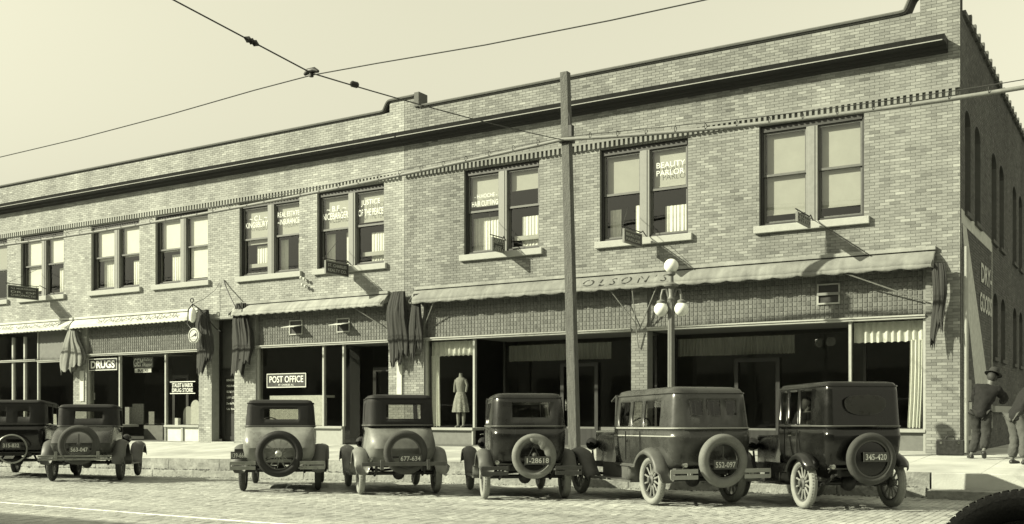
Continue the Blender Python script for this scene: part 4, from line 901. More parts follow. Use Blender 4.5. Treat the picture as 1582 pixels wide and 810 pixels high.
def person(label, loc, rotz, J, mj, mt, hat=True, scale=1.0):
    """J: joints in metres, x to the viewer's right, y away from the viewer"""
    t = thing('person', label, 'person', loc, (0, 0, rotz)); t.scale = (scale,) * 3; V = lambda k: Vector(J[k])
    vs, es, rs = [], [], []; idx = {}
    def add(k, p, r_, frm=None):
        idx[k] = len(vs); vs.append(tuple(p)); rs.append(r_)
        if frm is not None: es.append((idx[frm], idx[k]))
    add('pel', V('pel'), (.10, .08)); add('waist', V('pel').lerp(V('chest'), .45), (.11, .09), 'pel'); add('chest', V('chest'), (.15, .11), 'waist'); add('neck', V('neck'), .058, 'chest')
    hd = (V('head') - V('neck')).normalized(); add('jaw', V('neck').lerp(V('head'), .35) , (.07, .075), 'neck'); add('skull', V('head'), (.082, .098), 'jaw'); add('crown', V('head') + hd * .085, (.055, .065), 'skull')
    f = Vector(J.get('face', (0, 1, 0))).normalized(); add('nose', V('head') + f * .105 - hd * .03, .014, 'skull')
    side = hd.cross(f).normalized()
    for k, s_ in (('earl', -1), ('earr', 1)): add(k, V('head') + side * s_ * .088 - hd * .02, .018, 'skull')
    for s_ in 'LR':
        add('sh' + s_, V('sh' + s_), .068, 'chest'); add('el' + s_, V('el' + s_), .045, 'sh' + s_); add('wr' + s_, V('wr' + s_), .030, 'el' + s_)
        d = (V('wr' + s_) - V('el' + s_)).normalized(); pc = V('wr' + s_) + d * .07; add('palm' + s_, pc, (.040, .020), 'wr' + s_); sd = d.cross(Vector((0, 0, 1)))
        if sd.length < .1: sd = d.cross(Vector((1, 0, 0)))
        sd.normalize(); cu = Vector((0, 0, -.02))
        for fi, (o_, l_) in enumerate(((-.030, .065), (-.010, .080), (.010, .075), (.030, .060))):
            add('f%d%s' % (fi, s_), pc + sd * o_ + d * (.03 + l_ * .5), .0095, 'palm' + s_); add('g%d%s' % (fi, s_), pc + sd * o_ + d * (.03 + l_ * .8) + cu, .008, 'f%d%s' % (fi, s_))
        add('th' + s_, pc + sd * .05 - d * .02, .011, 'palm' + s_); add('ti' + s_, pc + sd * .065 + d * .025, .009, 'th' + s_)
        add('hip' + s_, V('hip' + s_), .065, 'pel'); add('kn' + s_, V('kn' + s_), .045, 'hip' + s_); add('an' + s_, V('an' + s_), .036, 'kn' + s_); td = Vector(J['toe' + s_]); add('ball' + s_, V('an' + s_) + td * .10 + Vector((0, 0, -.05)), .028, 'an' + s_); add('toe' + s_, V('an' + s_) + td * .15 + Vector((0, 0, -.055)), .020, 'ball' + s_)
    skin('body', vs, es, rs, 'skin', t)
    # jacket with skirt and sleeves
    jv = [V('pel') + Vector((0, 0, -.20)) - f * .03, V('pel'), V('pel').lerp(V('chest'), .45), V('chest'), V('chest').lerp(V('neck'), .7), V('shL'), V('elL'), V('elL').lerp(V('wrL'), .93), V('shR'), V('elR'), V('elR').lerp(V('wrR'), .93)]
    skin('jacket', [tuple(p) for p in jv], [(0, 1), (1, 2), (2, 3), (3, 4), (3, 5), (5, 6), (6, 7), (3, 8), (8, 9), (9, 10)], [(.215, .175), (.20, .16), (.175, .135), (.19, .145), .085, .098, .078, .062, .098, .078, .062], mj, t, root=3, cloth=.055)
    tv = [V('pel') + Vector((0, 0, .03))]; te = []; tr = [(.16, .13)]
    for s_ in 'LR':
        b = len(tv); a = V('an' + s_); tv += [V('hip' + s_), V('kn' + s_), a + Vector((0, 0, .02))]; te += [(0, b), (b, b + 1), (b + 1, b + 2)]; tr += [.125, .098, .082]
    skin('trousers', [tuple(p) for p in tv], te, tr, mt, t, cloth=.05)
    for s_ in 'LR':
        a = V('an' + s_); td = Vector(J['toe' + s_]); skin('shoe', [tuple(a - td * .05 + Vector((0, 0, -.05))), tuple(a + td * .09 + Vector((0, 0, -.06))), tuple(a + td * .21 + Vector((0, 0, -.065)))], [(0, 1), (1, 2)], [(.048, .05), (.052, .042), (.042, .03)], 'leather', t, 2)
    hc = V('head') + hd * .045
    mb = MB(); mb.ball(tuple(V('head') - hd * .005 - f * .022), .094, .104, .115, 14, 9); mb.build('hair', 'hair', t, 80)
    if hat:
        prof = [(.165, -.012), (.17, -.002), (.16, .006), (.105, .004), (.103, .03), (.098, .09), (.085, .115), (.05, .112), (.001, .098)]
        mb = MB(); mb.lathe(prof, n=22); h = mb.build('hat', 'felt', t, 60); q = Vector((0, 0, 1)).rotation_difference(hd); h.rotation_mode = 'QUATERNION'; h.rotation_quaternion = q; h.location = hc + hd * .02
        h.scale = (1, 1.12, 1); mb = MB(); mb.lathe([(.1055, .004), (.1065, .006), (.1055, .032), (.1, .034)], n=22); mb.build('hat_band', 'hair', h, 60)
    return t
lx, ly = at(1513, 700, 22.35)[0], 22.35; va = math.atan2(-lx, ly)
J1 = dict(pel=(.02, 0, .96), chest=(.13, .07, 1.32), neck=(.20, .13, 1.50), head=(.24, .18, 1.64), face=(.35, 1, -.2), shL=(-.04, .10, 1.43), shR=(.33, .06, 1.39), elL=(-.10, .24, 1.17), elR=(.46, .14, 1.20), wrL=(.02, .44, 1.14), wrR=(.40, .37, 1.13),
          hipL=(-.08, .0, .90), hipR=(.12, .0, .90), knL=(-.03, .12, .50), knR=(.13, -.02, .50), anL=(-.14, .08, .10), anR=(.08, -.26, .19), toeL=(-.30, .9, 0), toeR=(.05, .70, -.45))
person('man in dark suit and felt hat leaning at the side wall with his back turned', (lx, ly, z_walk(lx, ly) - .01), va, J1, 'suit_a', 'trousers_a')
lx, ly = at(1574, 715, 21.2)[0], 21.2; va = math.atan2(-lx, ly)
J2 = dict(pel=(-.04, 0, .95), chest=(.20, .12, 1.26), neck=(.33, .19, 1.39), head=(.43, .25, 1.46), face=(.8, .6, -.5), shL=(.10, .22, 1.36), shR=(.28, -.06, 1.30), elL=(.30, .40, 1.12), elR=(.36, .0, 1.00), wrL=(.52, .46, 1.05), wrR=(.56, .16, .98),
          hipL=(-.11, .06, .89), hipR=(.04, -.06, .89), knL=(-.05, .10, .49), knR=(.10, -.04, .48), anL=(-.12, .10, .10), anR=(.08, -.08, .10), toeL=(.6, .7, 0), toeR=(.7, .6, 0))
person('man in dark jacket and lighter trousers bending forward at the right edge', (lx, ly, z_walk(lx, ly) - .01), va, J2, 'suit_b', 'trousers_b')
# dress form in the show window
p = at(712, 659, D + .55); t = thing('mannequin', 'headless dress form in a pale patterned skirt in the show window', 'mannequin', (p[0], p[1], .97)); h = at(712, 574, D + .55)[2] - .97; k = h / 1.62
def ell(z, rx, ry, n=24, f=0, ph=0): return [(rx * (1 + f * math.sin(9 * 2 * math.pi * i / n + ph)) * math.cos(2 * math.pi * i / n), ry * (1 + f * math.sin(9 * 2 * math.pi * i / n + ph)) * math.sin(2 * math.pi * i / n), z * k) for i in range(n)]
mb = MB(); mb.rings([ell(.98, .13, .10), ell(1.05, .125, .095), ell(1.15, .14, .11), ell(1.27, .155, .125), ell(1.36, .17, .11), ell(1.42, .15, .09), ell(1.46, .06, .06), ell(1.55, .045, .045), ell(1.57, .05, .05)], True, True, True); mb.build('bodice', 'dress_top', t, 60)
mb = MB(); mb.rings([ell(1.02, .135, .105, 48), ell(.92, .17, .13, 48, .02), ell(.75, .21, .16, 48, .05), ell(.5, .25, .18, 48, .08), ell(.44, .255, .18, 48, .09)], True, True, False); mb.build('skirt', 'dress', t, 60)
for s_ in (-1, 1): mb = MB(); mb.tube([(s_ * .09, 0, .5 * k), (s_ * .095, .01, .32 * k), (s_ * .09, 0, .08 * k), (s_ * .09, -.02, .04 * k), (s_ * .095, -.14, .015 * k)], [.06, .055, .035, .035, .025], 10); mb.build('leg', 'dress_top', t, 60)
for s_ in (-1, 1): mb = MB(); mb.tube([(s_ * .15, 0, 1.38 * k), (s_ * .21, .01, 1.22 * k), (s_ * .20, -.03, 1.02 * k)], [.05, .042, .03], 10); mb.build('arm', 'dress_top', t, 60)
# ------------------------------------------------------------------ cars (local x forward, y to the car's left, origin on the road under the rear axle)
def sstep(t): t = max(0, min(1, t)); return t * t * (3 - 2 * t)
def plan(xf, xr, hwf, hw, rc, sxs, rys):
    W = lambda x: hwf + (hw - hwf) * sstep((xf - x) / max(.3, (xf - xr) * .75))
    xs = sorted({round(v, 4) for v in list(sxs) + frange(xf, xr + rc, 8) if xr + rc <= v <= xf}, reverse=True); ys = sorted({round(v, 4) for v in list(rys) + frange(hw - rc, -(hw - rc), 8) if abs(v) <= hw - rc + 1e-4}, reverse=True)
    L = [(x, W(x), 0.0, 1.0) for x in xs]
    arc = [(xr + rc - rc * math.sin(a), hw - rc + rc * math.cos(a), -math.sin(a), math.cos(a)) for a in frange(0, math.pi / 2, 6)[1:-1]]
    B = [(xr, y, -1.0, 0.0) for y in ys]; M = [(x, -y, nx, -ny) for (x, y, nx, ny) in reversed(L + arc)]
    return L + arc + B + M
def shell(path, levels, xmid, xr, holes=(), roof=0.0, roofr=4):
    """levels: (z, inset, rear shift). Returns body mesh, list of pane meshes, rings"""
    rings_ = []
    for (z, ins, sh) in levels:
        rings_.append([(x - nx * ins + sh * max(0, min(1, (xmid - x) / (xmid - xr))) ** 1.5, y - ny * ins, z) for (x, y, nx, ny) in path])
    mb = MB(); panes = [MB() for _ in holes]; n = len(path)
    for r_ in rings_: mb.v += r_
    for j in range(len(levels) - 1):
        for i in range(n - 1):
            q = (j * n + i, j * n + i + 1, (j + 1) * n + i + 1, (j + 1) * n + i); xm = (path[i][0] + path[i + 1][0]) / 2; ym = (path[i][1] + path[i + 1][1]) / 2; zm = (levels[j][0] + levels[j + 1][0]) / 2; hit = -1
            rear = abs(path[i][2] + 1) < .01 and abs(path[i + 1][2] + 1) < .01; sd = abs(path[i][2]) < .01 and abs(path[i + 1][2]) < .01
            for k, (kind, a, b, z0, z1) in enumerate(holes):
                if not (z0 - .001 < zm < z1 + .001): continue
                if kind == 'r' and rear and a < ym < b: hit = k
                if kind == 'l' and sd and ym > 0 and a < xm < b: hit = k
                if kind == 'R' and sd and ym < 0 and a < xm < b: hit = k
            if hit < 0: mb.f.append(q)
            else:
                cen = Vector((sum(p[0] for p in path) / n, 0, 0)); vs_ = [Vector(mb.v[t]) for t in q]; off = Vector((.012 if holes[hit][0] == 'r' else 0, (-.012 if holes[hit][0] == 'l' else .012) if holes[hit][0] != 'r' else 0, 0)); panes[hit].add([v + off for v in vs_], [(0, 1, 2, 3)])
    top = None
    if roof is not None:
        b = len(mb.v); top = rings_[-1]; cx = (max(p[0] for p in top) + min(p[0] for p in top)) / 2; cz = top[0][2]; last = [ (len(levels) - 1) * n + i for i in range(n)]
        for s_, h in ((.97, .45), (.86, .75), (.6, .93), (.3, 1.0)):
            cur = []
            for p in top: mb.v.append((cx + (p[0] - cx) * s_, p[1] * s_, cz + roof * h)); cur.append(len(mb.v) - 1)
            for i in range(n): k = (i + 1) % n; mb.f.append((last[i], last[k], cur[k], cur[i]))
            last = cur
        mb.f.append(tuple(last))
    return mb, panes, rings_
CACHE = {}
def wheel_meshes(Rr, tr_, tyre, spoke, rimm, wire):
    key = (Rr, tr_, tyre, spoke, rimm, wire)
    if key in CACHE: return CACHE[key]
    ty = MB(); ty.torus(Rr - tr_, tr_, (0, 0, 0), 'y', 36, 10, 1.05)
    for i in range(48):       # tread blocks
        a = 2 * math.pi * i / 48; c, s_ = math.cos(a), math.sin(a); w = .013
        for yy in (-.028, .0, .028):
            rad = Rr - tr_ + math.sqrt(max(0, tr_ ** 2 - yy ** 2)) ; ty.add([((rad + .004) * c - w * s_, yy - .010, (rad + .004) * s_ + w * c), ((rad + .004) * c + w * s_, yy - .010, (rad + .004) * s_ - w * c), ((rad + .004) * c + w * s_, yy + .010, (rad + .004) * s_ - w * c), ((rad + .004) * c - w * s_, yy + .010, (rad + .004) * s_ + w * c)], [(0, 1, 2, 3)])
    ri = MB(); ro = Rr - 2 * tr_ + .008; ri.lathe([(ro, -.035), (ro, .035), (ro - .022, .030), (ro - .03, 0), (ro - .022, -.030)], (0, 0, 0), 'y', 32, True)
    if wire:
        for i in range(28):
            a = 2 * math.pi * i / 28; b = a + (.35 if i % 2 else -.35); ri.tube([(.05 * math.cos(a), .03 * (1 if i % 4 < 2 else -1), .05 * math.sin(a)), ((ro - .02) * math.cos(b), 0, (ro - .02) * math.sin(b))], .004, 4)
    hb = MB(); hb.lathe([(.001, .085), (.04, .08), (.045, .05), (.085, .03), (.085, -.03), (.04, -.05)], (0, 0, 0), 'y', 16)
    sk = MB(); sk.tube([(0.05, 0, 0), (.12, 0, 0), (ro - .05, 0, 0), (ro - .015, 0, 0)], [.024, .017, .015, .022], 7)
    CACHE[key] = (ri.mesh('rim', rimm, 40), ty.mesh('tyre', tyre, 50), hb.mesh('hub', rimm, 40), sk.mesh('spoke', spoke, 50)); return CACHE[key]
def wheel(parent, name, loc, Rr, tr_, tyre, spoke='spoke_wood', rimm='rim_steel', wire=False, nsp=12, face=1, spokes=True):
    ri, ty, hb, sk = wheel_meshes(Rr, tr_, tyre, spoke, rimm, wire); w = obj(name, ri, parent); w.location = loc
    obj('tyre', ty, w); h = obj('hub', hb, w); h.rotation_euler = (0, 0, 0 if face > 0 else math.pi)
    if spokes and not wire:
        for i in range(nsp): s_ = obj('spoke', sk, w); s_.rotation_euler = (0, 2 * math.pi * (i + .5) / nsp, 0)
    return w
def fender(parent, pathxz, yc, wd, m, lip=.05, out=1, taper=False):
    mb = MB(); rs = []; n = len(pathxz)
    for i, (x, z) in enumerate(pathxz):
        a = pathxz[max(0, i - 1)]; b = pathxz[min(n - 1, i + 1)]; dx, dz = b[0] - a[0], b[1] - a[1]; l = math.hypot(dx, dz) or 1; nx, nz = -dz / l, dx / l
        if nz < 0 and abs(nz) > .3: nx, nz = -nx, -nz
        ring = []
        for t in (-1.0, -.98, -.8, -.4, 0, .4, .8, .98, 1.0):
            tp_ = (.62, .85)[n - 1 - i] if (taper and i >= n - 2) else 1.0; h = -.06 * t * t - (lip if abs(t) == 1.0 and t * out > 0 else 0) ; ring.append((x + nx * h, yc + t * wd / 2 * tp_, z + nz * h))
        rs.append(ring)
    mb.rings(rs, False); return mb.build('fender', m, parent, smooth=50, solid=.012)
def build_car(p):
    X, Y = depth(p['px'], p['Z']); h = R(p['h']); Rr, wb, tr_ = p['R'], p['wb'], p.get('tr', .71)
    Fx, Fy = X - math.sin(h) * wb, Y + math.cos(h) * wb; zr, zf = z_road(X, Y), z_road(Fx, Fy)
    sl = math.atan2(zf - zr, wb)
    t = thing('parked_car', p['label'], 'car', (X, Y, zr + .004), (0, -sl, math.pi / 2 + h), group='cars parked nose to the kerb')
    hw, hwf, xr, xf, zb, zbelt, zroof, rc = p['hw'], p['hwf'], p['xr'], p['xf'], p['zb'], p['belt'], p['roof'], p['rc']
    paint, fm, cabm = p['paint'], p['fm'], p.get('cabm', p['paint'])
    # chassis, axles, springs
    mb = MB()
    for s_ in (-1, 1): mb.box(xr + .1, wb + .35, s_ * .36 - .03, s_ * .36 + .03, .50, .60)
    mb.box(xr + .15, xr + .22, -.33, .33, .50, .59); mb.box(.9, 1.0, -.33, .33, .50, .59); mb.build('chassis', 'iron', t)
    mb = MB(); mb.tube([(0, -tr_ + .06, Rr), (0, tr_ - .06, Rr)], .035, 8); mb.ball((0, 0, Rr), .13, .12, .13, 12, 8); mb.tube([(0, 0, Rr), (1.2, 0, Rr + .1)], .035, 7); mb.build('rear_axle', 'iron', t, 50)
    mb = MB(); mb.tube([(wb, -tr_ + .06, Rr), (wb, 0, Rr - .06), (wb, tr_ - .06, Rr)], .026, 7); mb.build('front_axle', 'iron', t, 50)
    mb = MB()
    for s_ in (-1, 1): mb.tube([(xr + .1, s_ * .45, .52), (-.25, s_ * .45, .42), (0, s_ * .45, Rr - .04), (.4, s_ * .45, .44), (.7, s_ * .45, .54)], .026, 6)
    mb.build('spring', 'iron', t, 50)
    # lower body
    sw_, rw = p.get('side', []), p.get('rear', []); hz = sorted({z for w_ in sw_ + rw for z in w_[-2:]})
    path = plan(xf, xr, hwf, hw, rc, [v for w_ in sw_ for v in w_[:2]], [v for w_ in rw for v in w_[:2]])
    low = p['low'] if 'low' in p else [(zb, .07, .10), (zb + .10, .03, .05), (zb + .3, .0, .0), (zbelt - .12, -.01, -.01), (zbelt, .0, .0)]
    if 'low' in p:
        pl = plan(xf, p['xdeck'], hwf, hw, p['rdeck'], [], []); mb, _, rg = shell(pl, low, p['xdmid'], p['xdeck'], roof=.02)
    else: mb, _, rg = shell(path, low, xf, xr, roof=None)
    body = mb.build('body', paint, t, smooth=40, solid=.02)
    fl = MB(); fl.box(xr + .1, xf, -hw + .09, hw - .09, zb + .005, zb + .03); fl.build('floor', 'upholstery', t)
    # cabin with window openings
    cl = sorted({zbelt + .004, zbelt + .03, zroof - .10, zroof - .04, zroof} | set(hz)); ct = p.get('tumble', .05)
    lev = [(z, ct * (z - zbelt) / (zroof - zbelt) + (.025 if z > zroof - .01 else (.006 if z > zroof - .05 else 0)), .02 * (z - zbelt) / (zroof - zbelt)) for z in cl]
    holes = [('l', a, b, z0, z1) for (a, b, z0, z1) in sw_] + [('R', a, b, z0, z1) for (a, b, z0, z1) in sw_] + [('r', a, b, z0, z1) for (a, b, z0, z1) in rw]
    mb, panes, rc_ = shell(path, lev, xf, xr, holes, roof=p.get('crown', .05)); cab = mb.build('cabin', cabm, t, smooth=40, solid=.03)
    for k, pm in enumerate(panes):
        if pm.f and not (p.get('open') and holes[k][0] != 'r'): pm.build('window', 'car_glass', t)
    mb = MB(); mb.tube([(q[0], q[1] * 1.012, q[2]) for q in rc_[1]], .012, 6); 
    if p.get('belt2'): mb.tube([(q[0], q[1] * 1.012, q[2] - p['belt2']) for q in rc_[0]], .010, 6)
    mb.build('belt_moulding', p.get('mould', 'moulding'), t, 50)
    tp = rc_[-2]; mb = MB(); mb.tube([(q[0], q[1] * 1.008, q[2] + .01) for q in tp], .014, 6); mb.tube([(xf + .02, y, zroof - .03) for y in frange(-hwf + .04, hwf - .04, 4)], .018, 6); mb.build('drip_rail', cabm, t, 50)
    # windscreen frame and visor
    mb = MB()
    for s_ in (-1, 1): mb.tube([(xf, s_ * (hwf - .02), zb + .5), (xf, s_ * (hwf - .05), zroof - .02)], .028, 7)
    mb.tube([(xf + .01, -hwf + .02, zbelt + .02), (xf + .01, hwf - .02, zbelt + .02)], .022, 6); ws = mb.build('windscreen_frame', cabm if not p.get('open') else 'iron', t, 50)
    mb = MB(); mb.quad((xf + .01, -hwf + .04, zbelt), (xf + .01, hwf - .04, zbelt), (xf + .01, hwf - .06, zroof - .05), (xf + .01, -hwf + .06, zroof - .05)); mb.build('pane', 'car_glass', ws)
    if p.get('visor'): mb = MB(); mb.add([(xf - .02, -hwf + .02, zroof - .02), (xf - .02, hwf - .02, zroof - .02), (xf + .24, hwf - .04, zroof - .12), (xf + .24, -hwf + .04, zroof - .12)], [(0, 1, 2, 3)]); mb.build('visor', cabm, t, solid=.02)
    # pillars between side windows
    if p.get('open'):
        mb = MB()
        for s_ in (-1, 1): mb.tube([(p['bow'], s_ * (hw - .03), zbelt), (p['bow'] + .05, s_ * (hw - .05), zroof - .03)], .016, 6)
        mb.build('top_bow', 'iron', t)
    # seam lines of the doors
    mb = MB()
    for x in p.get('seams', []):
        for s_ in (-1, 1): mb.box(x - .006, x + .006, s_ * (hw + .003) - .008, s_ * (hw + .003) + .008, zb + .12, zbelt - .02)
    if p.get('seams'): mb.build('door_seam', 'sign_black', t)
    for x in p.get('handles', []):
        mb = MB(); mb.tube([(x, hw, zbelt - .12), (x, hw + .05, zbelt - .12), (x + .11, hw + .055, zbelt - .125)], .011, 6); mb.build('door_handle', 'nickel', t, 50)
    # seats
    mb = MB(); xs_ = p.get('seat', .35); mb.box(xs_, xs_ + .5, -hw + .12, hw - .12, zb + .03, zb + .35); mb.box(xs_ - .12, xs_ + .02, -hw + .12, hw - .12, zb + .2, zbelt + .12); mb.build('seat', 'upholstery', t, bevel=.04)
    mb = MB(); mb.torus(.19, .012, (0, 0, 0), 'x', 20, 6); sv = mb.build('steering_wheel', 'iron', t, 60); sv.location = (xf - .35, .28, zbelt + .05); sv.rotation_euler = (0, R(-35), 0)
    # hood, radiator, lamps
    hzp = p.get('hood', 1.08); xh = wb + .22; rs = []
    for k in range(5):
        s_ = k / 4; x = xf + (xh - xf) * s_; w_ = hwf - .02 + (.30 - hwf + .02) * (s_ ** .8); z1 = (zbelt - .06) * (1 - s_) + hzp * s_
        rs.append([(x, -w_, zb), (x, -w_, z1 - .14), (x, -w_ * .85, z1 - .04), (x, -w_ * .45, z1), (x, w_ * .45, z1), (x, w_ * .85, z1 - .04), (x, w_, z1 - .14), (x, w_, zb)])
    mb = MB(); mb.rings(rs, True, False, True); mb.build('hood', p.get('hoodm', paint), t, smooth=35)
    mb = MB(); mb.box(xh, xh + .06, -.29, .29, zb - .02, hzp + .03); mb.build('radiator', 'nickel' if p.get('nick') else 'car_black', t, bevel=.03)
    for s_ in (-1, 1):
        mb = MB(); mb.lathe([(.001, -.16), (.06, -.14), (.10, -.06), (.115, .02), (.12, .03)], (wb + .12, s_ * .42, .92), 'x', 16); hl = mb.build('headlight', p.get('lampm', 'car_black'), t, 60)
        mb = MB(); mb.lathe([(.12, .03), (.06, .05), (.001, .055)], (wb + .12, s_ * .42, .92), 'x', 16); mb.build('lens', 'nickel', hl, 60); mb = MB(); mb.tube([(wb + .12, s_ * .42, .80), (wb + .12, s_ * .40, .58)], .018, 6); mb.build('stem', 'iron', hl)
    # fenders and running boards
    fw = p.get('fw', .24); fo = tr_ + .02
    for s_ in (1, -1):
        a0, a1 = p.get('farc', (8, 170)); rad = Rr + p.get('fgap', .08); arc = [(rad * math.cos(R(a)), Rr + .02 + rad * math.sin(R(a))) for a in frange(a0, a1, 16)]
        if a0 <= 10: arc = [(arc[0][0] + .02, .36)] + arc
        if p.get('ftail'): arc += [(arc[-1][0] - .015, arc[-1][1] - .07), (arc[-1][0] - .03, arc[-1][1] - .12)]
        fender(t, arc, s_ * fo, fw, fm, out=s_, taper=True)
        fa = [(wb - .78, .37), (wb - .62, .44), (wb - .48, .60), (wb - .34, .76), (wb - .18, .83), (wb, .86), (wb + .18, .83), (wb + .34, .73), (wb + .45, .58)]
        fender(t, fa, s_ * fo, fw, fm, out=s_)
        x0 = arc[0][0]; mb = MB(); mb.box(x0, wb - .76, s_ * fo - .13, s_ * fo + .13, .335, .365); mb.box(x0, wb - .76, s_ * (fo - .16) - .015, s_ * (fo - .16) + .015, .36, zb + .05); mb.build('running_board', 'car_dark' if fm == 'fender_black' else 'fender_dusty', t)
        wheel(t, 'wheel', (0, s_ * tr_, Rr), Rr, .058, p['tyre'], wire=p.get('wire', False), face=s_, spoke=p.get('spm', 'spoke_wood'))
        wheel(t, 'wheel', (wb, s_ * tr_, Rr), Rr, .058, p['tyre'], wire=p.get('wire', False), face=s_, spoke=p.get('spm', 'spoke_wood'))
    # spare wheel
    sp_ = p['spare']; xs_ = p.get('xdeck', xr) + sp_.get('dx', -.11); g = None
    if sp_.get('ring'):
        mb = MB(); mb.torus(sp_['R'] - .02, .020, (0, 0, 0), 'y', 36, 8); g = mb.build('spare_rim', sp_['tyre'], t, 60)
    else:
        mb = MB(); tr2 = sp_.get('t', .06); mb.torus(sp_['R'] - tr2, tr2, (0, 0, 0), 'y', 40, 10)
        g = mb.build('spare_tyre', sp_['tyre'], t, 60)
        mb = MB(); ri = sp_['R'] - 2 * tr2 + .01; mb.lathe([(ri, -.035), (ri, .035), (ri - .02, .03), (ri - .02, -.03)], (0, 0, 0), 'y', 36, True); mb.build('rim', 'rim_steel', g, 40)
        for i in range(40 if sp_.get('tread') else 0):
            a = 2 * math.pi * i / 40
        if sp_.get('disc'): mb = MB(); mb.lathe([(ri + .01, .0), (ri - .05, .012), (.06, .02), (.001, .02)], (0, 0, 0), 'y', 30); mb.build('cover_disc', 'car_black', g, 60)
        if sp_.get('wire'):
            mb = MB()
            for i in range(24):
                a = 2 * math.pi * i / 24; b = a + (.4 if i % 2 else -.4); mb.tube([(.06 * math.cos(a), .05, .06 * math.sin(a)), (ri * math.cos(b), 0, ri * math.sin(b))], .005, 4)
            mb.lathe([(.001, .10), (.05, .095), (.075, .07), (.08, .03)], (0, 0, 0), 'y', 14); mb.build('wire_hub', 'steel', g, 50)
        if sp_.get('hub'): mb = MB(); mb.lathe([(.001, .06), (.03, .055), (.05, .02), (.05, -.04)], (0, 0, 0), 'y', 14); mb.tube([(0, 0, -.02), (0, 0, sp_['R'] * .55)], .012, 6); mb.build('hub', 'rim_steel', g, 50)
        if sp_.get('torn'):
            A = frange(R(75), R(205), 14); w_ = lambda a: sp_['R'] - .13 - .085 * math.sin((a - R(75)) / R(130) * math.pi) - .012 * math.sin(a * 9)
            mb = MB(); mb.rings([[((sp_['R'] - .02) * math.cos(a), .035, (sp_['R'] - .02) * math.sin(a)), ((sp_['R'] - .08) * math.cos(a), .068, (sp_['R'] - .08) * math.sin(a)), (w_(a) * math.cos(a), .055, w_(a) * math.sin(a))] for a in A], False); mb.build('torn_cover', sp_['tyre'], g, 60, solid=.008)
        if sp_.get('frame'): mb = MB(); mb.tube([(-.20, -.03, -.22), (0, -.03, .18), (.20, -.03, -.22)], .016, 6); mb.ball((0, .02, .02), .05); mb.build('carrier', 'moulding', g)
    g.location = (xs_, sp_['y'], sp_['z']); g.rotation_euler = (R(sp_.get('tilt', 0)) if False else 0, 0, math.pi / 2)
    mb = MB(); mb.box(xs_ + .03, xs_ + .35, sp_['y'] - .25, sp_['y'] - .22, sp_['z'] - .12, sp_['z'] - .09); mb.box(xs_ + .03, xs_ + .35, sp_['y'] + .22, sp_['y'] + .25, sp_['z'] - .12, sp_['z'] - .09); mb.box(xs_ + .03, xs_ + .06, sp_['y'] - .25, sp_['y'] + .25, sp_['z'] - .10, sp_['z'] - .07); mb.build('spare_bracket', 'iron', t)
    # number plate, tail lamp, bumpers
    s_, py_, pz_, pw = p['plate']; mb = MB(); xp = p.get('platex', xs_ - .075); mb.box(xp, xp + .012, py_ - pw / 2, py_ + pw / 2, pz_ - .07, pz_ + .07); pl = mb.build('number_plate', 'plate_dark', t); text(s_, 'lettering', pw * .86, .088, (xp - .001, py_, pz_), (0, -1, 0), (0, 0, 1), 'plate_text', pl, bold=.015, depth=.003)
    mb = MB(); mb.lathe([(.001, -.05), (.035, -.045), (.04, 0), (.03, .04)], (xr - .12, .58, .66), 'x', 12); mb.tube([(xr - .1, .58, .64), (xr + .15, .5, .56)], .012, 5); mb.build('tail_lamp', 'nickel', t, 50)
    bp = p.get('bumper')
    xbm = p.get('xdeck', xr) - .22
    if bp == 'halves':
        for s_ in (-1, 1):
            mb = MB(); a, b = s_ * .40, s_ * .86
            for z in (.565, .475): mb.box(xbm, xbm + .014, min(a, b), max(a, b), z - .032, z + .032)
            mb.box(xbm + .015, xbm + .03, s_ * .55 - .02, s_ * .55 + .02, .46, .58); mb.tube([(xbm + .02, s_ * .5, .52), (xr + .3, s_ * .36, .54)], .02, 6); mb.box(xbm + .001, xbm + .013, s_ * .855 - .012, s_ * .855 + .012, .46, .58); mb.build('bumper', p.get('bm', 'steel'), t, bevel=.004)
    elif bp in ('bar', 'plank'):
        mb = MB()
        if bp == 'bar':
            for z in (.56, .495): mb.box(xbm, xbm + .014, -.70, .78, z - .02, z + .02)
            for y in (-.70, .766): mb.box(xbm, xbm + .014, y, y + .014, .495, .56)
        else: mb.box(xbm, xbm + .02, -.74, .78, .55, .62)
        for s_ in (-1, 1): mb.tube([(xbm + .02, s_ * .42, .56), (xr + .3, s_ * .36, .54)], .02, 6); mb.box(xbm - .02, xbm + .04, s_ * .42 - .03, s_ * .42 + .03, .48, .66)
        mb.build('bumper', p.get('bm', 'steel'), t, bevel=.004)
    for f_ in p.get('extra', []): f_(t)
    return t
def oval_window(t):
    mb = MB(); n = 28; pts = []
    for i in range(n): a = 2 * math.pi * i / n; c, s_ = math.cos(a), math.sin(a); pts.append((.33 * abs(c) ** .8 * (1 if c > 0 else -1), (.11 if s_ > 0 else .19) * abs(s_) ** .8 * (1 if s_ > 0 else -1)))
    mb.add([(-.552, y, 1.60 + z) for y, z in pts], [tuple(range(n))]); w = mb.build('window', 'car_green', t); mb = MB(); mb.add([(-.558, y * .97, 1.60 + z * .97) for y, z in pts], [tuple(range(n))]); mb.build('pane', 'car_glass', w)
def fender_plate(t):
    mb = MB(); mb.box(-.52, -.45, .60, .82, .74, .82); mb.build('tail_lamp', 'sign_black', t)
